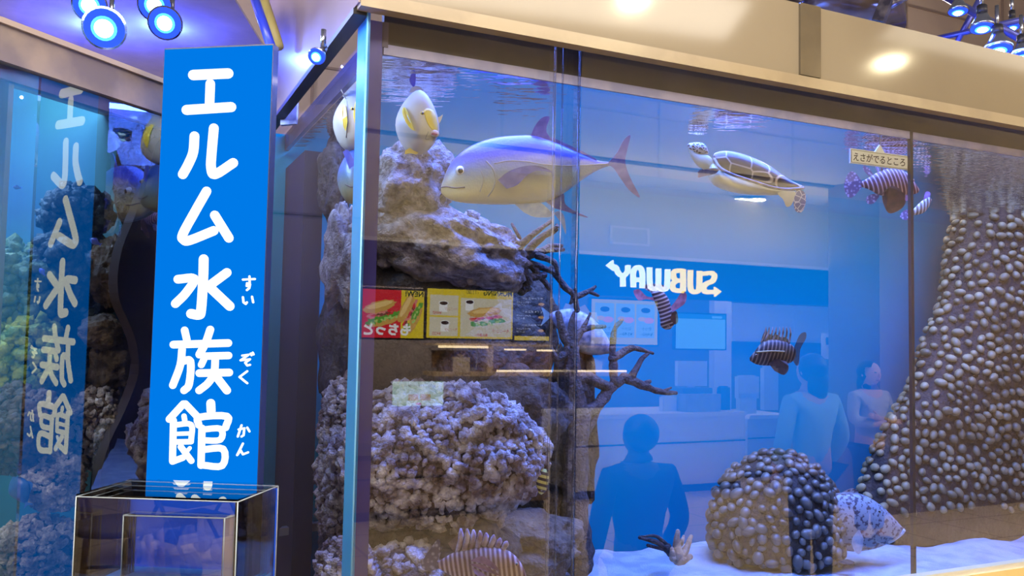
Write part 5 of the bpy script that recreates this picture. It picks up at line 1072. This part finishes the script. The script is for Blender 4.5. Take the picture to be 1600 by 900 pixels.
for fx in (.2, .5, .8): B.blob(mb, fx, .72, .06, .13, .01, .003); B.fr(mb, fx - .05, .55, fx + .05, .7, .01, .003)
mb.build('figures', pm('poster_dark', C(60, 74, 110)), pp)
B = Board(1128, 470, 1143, 640, DV + 1.5); mb = MB(); B.fr(mb, 0, 0, 1.8, 1, -.1, .1); struct(mb.build('trim_2', pm('post_pale', C(190, 190, 196), rough=.5)))
# brown pillar hiding the shop towards the right, and dark pillar near the joint
S0 = sdz(P(1374, 420, 3.6))[0]
struct(MB().tbox(S0, S0 + 5.5, -4.2, -3.6, 0, 3.0).build('wall_right', pm('brown_wall', C(128, 110, 96), C(116, 100, 88), 2, .6)), 'dark brown wall at the right of the food counter')
tag(MB().tbox(SL - 1, SR, -4.2, -4.12, 2.985, 3.0).build('ceiling_slot', pm('slot_dark', C(50, 56, 66))), 'dark slot running along the hall ceiling', 'slot')
# downlights mirrored in the fascia and the glass
def mirf(X): d = X.dot(n) - DG + .03; return X - n * (2 * d)
def downlight(label, c, r=.06, k=14):
    o = empty('downlight', c, label, 'light', 'ceiling downlights'); mb = MB(); mb.tube([c - zz * .008, c + zz * .0], [r * 1.2, r * 1.25], 24); mb.build('trim_ring', pm('ring_white', C(226, 220, 210)), o); mb = MB(); mb.tube([c - zz * .012, c - zz * .009], [r, r], 24); mb.build('lit_disc', em('downlight_lit', (1, .86, .55, 1), k), o)
downlight('hall downlight mirrored at the top edge of the fascia', mirf(PZ(990, -2, 2.99)), .055, 300); downlight('hall downlight mirrored in the middle of the right fascia', mirf(PZ(1390, 95, 2.99)), .06, 300)
downlight('shop downlight mirrored under the turtle', mir(PZ(1182, 311, 2.98)), .09, 16); downlight('dim shop downlight beside the one under the turtle', mir(PZ(1156, 311, 2.98)), .09, 3)

# ------------------------------------------------------------------ people mirrored in the glass
def person(label, x, ytop, dv, face, skin, hair, shirt, trousers, long_hair=False, crossed=False, H=None):
    """standing figure; face = +1 looks at the tank, -1 looks away from it"""
    q = sdz(P(x, ytop, dv)); base = T(q[0], -dv, 0); H = q[2]; k = H / 1.65; fx = n * face; rt = fx.cross(zz)
    o = empty('person', base, label, 'person')
    def W(a, b, c): return base + rt * (a * k) + fx * (b * k) + zz * (c * k)
    def skin_chain(name, chains, mat, sub=2):
        me = bpy.data.meshes.new(name); V_, E_, R_ = [], [], []
        for ch in chains:
            prev = ch[0] if isinstance(ch[0], int) else None
            for it in (ch[1:] if prev is not None else ch):
                V_.append(W(*it[:3]) - base); R_.append(it[3] * k if not isinstance(it[3], tuple) else it[3]); i = len(V_) - 1
                if prev is not None: E_.append((prev, i))
                prev = i
        me.from_pydata([tuple(a) for a in V_], E_, []); ob = bpy.data.objects.new(name, me); COL.objects.link(ob); ob.parent = o; me.materials.append(mat)
        md = ob.modifiers.new('skin', 'SKIN'); me.skin_vertices.new() if not me.skin_vertices else None
        for i, r_ in enumerate(R_):
            sv = me.skin_vertices[0].data[i]; sv.radius = (r_, r_) if not isinstance(r_, tuple) else (r_[0] * k, r_[1] * k); sv.use_root = (i == 0)
        sd = ob.modifiers.new('sub', 'SUBSURF'); sd.levels = sub; sd.render_levels = sub; md.use_smooth_shade = True
        return ob
    sk = pm('skin_' + str(round(skin[0], 3)), skin, rough=.5)
    arm = []
    for s_ in (1, -1):
        if crossed: arm.append([(.19 * s_, 0, 1.34, .05), (.24 * s_, .03, 1.12, .045), (.10 * s_, .17, 1.10, .036), (-.08 * s_, .18, 1.13 + .02 * s_, .03)])
        else: arm.append([(.19 * s_, 0, 1.34, .05), (.27 * s_, -.02, 1.08, .043), (.24 * s_, .08, .90, .033), (.22 * s_, .11, .83, .028)])
    # body: pelvis root, spine, neck, head, limbs, hands
    ch = [[(0, 0, .92, (.15, .11)), (0, 0, 1.12, (.13, .10)), (0, 0, 1.32, (.155, .10)), (0, 0, 1.40, .06), (0, .01, 1.46, .05), (0, .015, 1.52, .075), (0, .01, 1.58, .082), (0, .0, 1.62, .05)]]
    idx = 8
    for a in arm: ch.append([2] + a); 
    for s_ in (1, -1): ch.append([0, (.09 * s_, 0, .86, .085), (.10 * s_, .01, .48, .055), (.10 * s_, -.01, .10, .04), (.11 * s_, .10, .035, .03)])
    body = skin_chain('body', ch, sk)
    for a, s_ in zip(arm, (1, -1)):
        hx, hy, hz, _ = a[-1]; d0 = (Vector(a[-1][:3]) - Vector(a[-2][:3])).normalized(); mb = MB()
        sx = Vector((0, 0, 1)) if crossed else Vector((0, 1, 0)); p0 = Vector((hx, hy, hz)); mb.tube([W(*(p0 + d0 * t)) for t in (-.01, .03, .07)], [.022 * k, .03 * k, .026 * k], 10)
        for j in range(4):
            f0 = p0 + d0 * .06 + sx * (.012 * (1.5 - j)); L = (.055, .065, .06, .045)[j]; mb.tube([W(*f0), W(*(f0 + d0 * L * .55)), W(*(f0 + d0 * L + Vector((-.012 * s_, 0, 0))))], [.009 * k, .008 * k, .006 * k], 7)
        f0 = p0 + d0 * .02 + sx * .02; mb.tube([W(*f0), W(*(f0 + sx * .025 + d0 * .03)), W(*(f0 + sx * .028 + d0 * .055))], [.011 * k, .009 * k, .007 * k], 7); mb.build('hand', sk, o)
    sm_ = pm('shirt_' + str(round(shirt[0], 3)) + str(round(shirt[2], 2)), shirt, rough=.8); tm_ = pm('trousers_' + str(round(trousers[0], 3)), trousers, rough=.8)
    ch = [[(0, 0, .86, (.175, .13)), (0, 0, 1.10, (.15, .12)), (0, 0, 1.32, (.175, .12)), (0, 0, 1.40, .075)]]
    for a in arm: ch.append([2] + [(a[0][0], a[0][1], a[0][2], .066), (a[1][0], a[1][1], a[1][2], .06), (a[2][0], a[2][1], a[2][2], .05)])
    skin_chain('shirt', ch, sm_)
    ch = [[(0, 0, .94, (.16, .12))]]
    for s_ in (1, -1): ch.append([0, (.09 * s_, 0, .84, .10), (.10 * s_, .01, .48, .075), (.10 * s_, -.01, .10, .06)])
    skin_chain('trousers', ch, tm_)
    for s_ in (1, -1): MB().ball(W(.11 * s_, .05, .035), None, 3, 0, (rt * .05 * k, fx * .13 * k, zz * .04 * k)).build('shoe', pm('shoe_dark', C(40, 40, 46), rough=.6), o)
    hm = pm('hair_' + str(round(hair[0], 3)), hair, rough=.5)
    mb = MB(); v_, f_ = ICO[4]; keep = []
    for p in v_: keep.append(W(p[0] * .098, p[1] * .108 - .012, 1.565 + p[2] * .105))
    ff = [q for q in f_ if not all(v_[i][1] > .35 and v_[i][2] < .45 for i in q)]
    mb.add(keep, ff, 0, True)
    if long_hair: mb.ball(W(0, -.06, 1.45), None, 3, 0, (rt * .085 * k, fx * .05 * k, zz * .13 * k))
    hr = mb.build('hair', hm, o)
    # face
    hdm = MB(); hdm.ball(W(0, .025, 1.545), None, 4, 0, (rt * .078 * k, fx * .088 * k, zz * .108 * k)); hdm.ball(W(0, .115, 1.535), None, 2, 0, (rt * .013 * k, fx * .018 * k, zz * .022 * k))
    for s_ in (1, -1): hdm.ball(W(.083 * s_, .0, 1.545), None, 2, 0, (rt * .012 * k, fx * .018 * k, zz * .03 * k))
    fc = hdm.build('face', sk, o)
    for s_ in (1, -1): MB().ball(W(.032 * s_, .101, 1.56), None, 2, 0, (rt * .014 * k, fx * .01 * k, zz * .007 * k)).build('eye', pm('eye_dark', C(40, 30, 30)), fc)
    MB().ball(W(0, .104, 1.488), None, 2, 0, (rt * .024 * k, fx * .01 * k, zz * .007 * k)).build('mouth', pm('mouth_red', C(170, 90, 90)), fc)
    return o
person('child with dark hair and backlit shade coloured in, seen as a silhouette in the glass', 1000, 652, 1.0, -1, C(70, 52, 44), C(16, 14, 16), C(16, 18, 30), C(16, 18, 30))  # backlit darkness is put into the skin and clothes colours
person('person in a light blue shirt with their back to the glass', 1268, 556, 2.0, -1, C(206, 166, 140), C(24, 22, 24), C(150, 196, 224), C(40, 60, 110), True)
person('person with crossed arms and pale top facing the tank', 1358, 566, 2.9, 1, C(224, 184, 160), C(30, 26, 28), C(186, 190, 206), C(60, 66, 96), True, True)

# ------------------------------------------------------------------ hall furniture mirrored in the front of the clear box
_bd = (fr_ - fl); _bd.z = 0; _bd.normalize(); NB = Vector((-_bd.y, _bd.x, 0))
def mirb(X): return X - NB * (2 * (X - fl).dot(NB))
def hall_frame(px, py, yaw):
    b = mirb(PZ(px, py, 0)); b.z = 0; f_ = Vector((cos(yaw), sin(yaw), 0)); r_ = Vector((-f_.y, f_.x, 0)); return b, (lambda a, c, h: b + f_ * a + r_ * c + zz * h)
b, W_ = hall_frame(296, 884, .5)
st_ = empty('stroller', b, 'dark folding stroller on the tiled floor, mirrored in the clear box', 'stroller'); DKF = pm('stroller_frame', C(36, 38, 46), rough=.4); DKC = pm('stroller_cloth', C(30, 36, 70), C(36, 42, 80), 30, .8)
for a, c in ((.35, .22), (.35, -.22), (-.25, .25), (-.25, -.25)):
    mb = MB(); q = W_(a, c, .09); ax_ = (W_(0, 1, 0) - W_(0, 0, 0)); mb.tube([q - ax_ * .018, q - ax_ * .018, q + ax_ * .018, q + ax_ * .018], [.06, .09, .09, .06], 22, 0, False); w_ = mb.build('wheel', DKF, st_); MB().tube([q - ax_ * .022, q + ax_ * .022], .03, 14).build('hub', pm('hub_grey', C(130, 130, 140)), w_)
for c in (.24, -.24):
    MB().tube([W_(.35, c, .09), W_(0, c, .45), W_(-.45, c, 1.0)], .012, 8).build('side_tube', DKF, st_); MB().tube([W_(-.25, c, .09), W_(.05, c, .48)], .012, 8).build('leg', DKF, st_)
MB().tube([W_(-.45, .24, 1.0), W_(-.47, 0, 1.03), W_(-.45, -.24, 1.0)], .016, 8).build('handle', DKF, st_)
mb = MB(); mb.slab([W_(.25, .2, .42), W_(-.1, .2, .40), W_(-.32, .2, .85), W_(-.28, .2, .88), W_(-.06, .2, .48), W_(.25, .2, .48)], W_(0, -.4, 0) - W_(0, 0, 0)); mb.build('seat', DKC, st_)
mb = MB(); mb.loft([(W_(-.05 - .12 * i, 0, .98 - .03 * i * i), W_(-.10 - .10 * i, 0, .80)) for i in range(4)], ax_, [.2, .22, .22, .18], 14); mb.build('sunshade', DKC, st_)
MB().box(W_(-.15, -.18, .18), W_(.3, 0, 0) - b, W_(0, .36, 0) - b, zz * .14).build('basket', DKC, st_)
b, W_ = hall_frame(178, 960, -.4)
chr_ = empty('loop_back_chair', b, 'wooden chair with a looped back on the tiled floor, mirrored in the clear box', 'chair'); WD = pm('chair_wood', C(150, 126, 92), C(120, 98, 70), 14, .45)
for a in (.18, -.18):
    for c in (.18, -.18): MB().tube([W_(a * 1.2, c * 1.2, 0), W_(a, c, .44)], [.016, .02], 10).build('leg', WD, chr_)
mb = MB(); mb.tube([W_(0, 0, .44), W_(0, 0, .47), W_(0, 0, .485)], [.22, .23, .21], 28); mb.build('seat', pm('chair_seat', C(96, 82, 66), rough=.6), chr_)
mb = MB(); mb.tube([W_(-.18 - .06 * sin(pi * i / 16), .2 * cos(pi * i / 16), .47 + .42 * sin(pi * i / 16)) for i in range(17)], .016, 10); mb.build('back_loop', WD, chr_)
for c in (.08, -.08): MB().tube([W_(-.19, c, .47), W_(-.235, c, .85)], .01, 8).build('back_spindle', WD, chr_)
MB().tube([W_(.19, .19, .2), W_(-.19, .19, .2)], .01, 8).build('stretcher', WD, chr_); MB().tube([W_(.19, -.19, .2), W_(-.19, -.19, .2)], .01, 8).build('stretcher', WD, chr_)
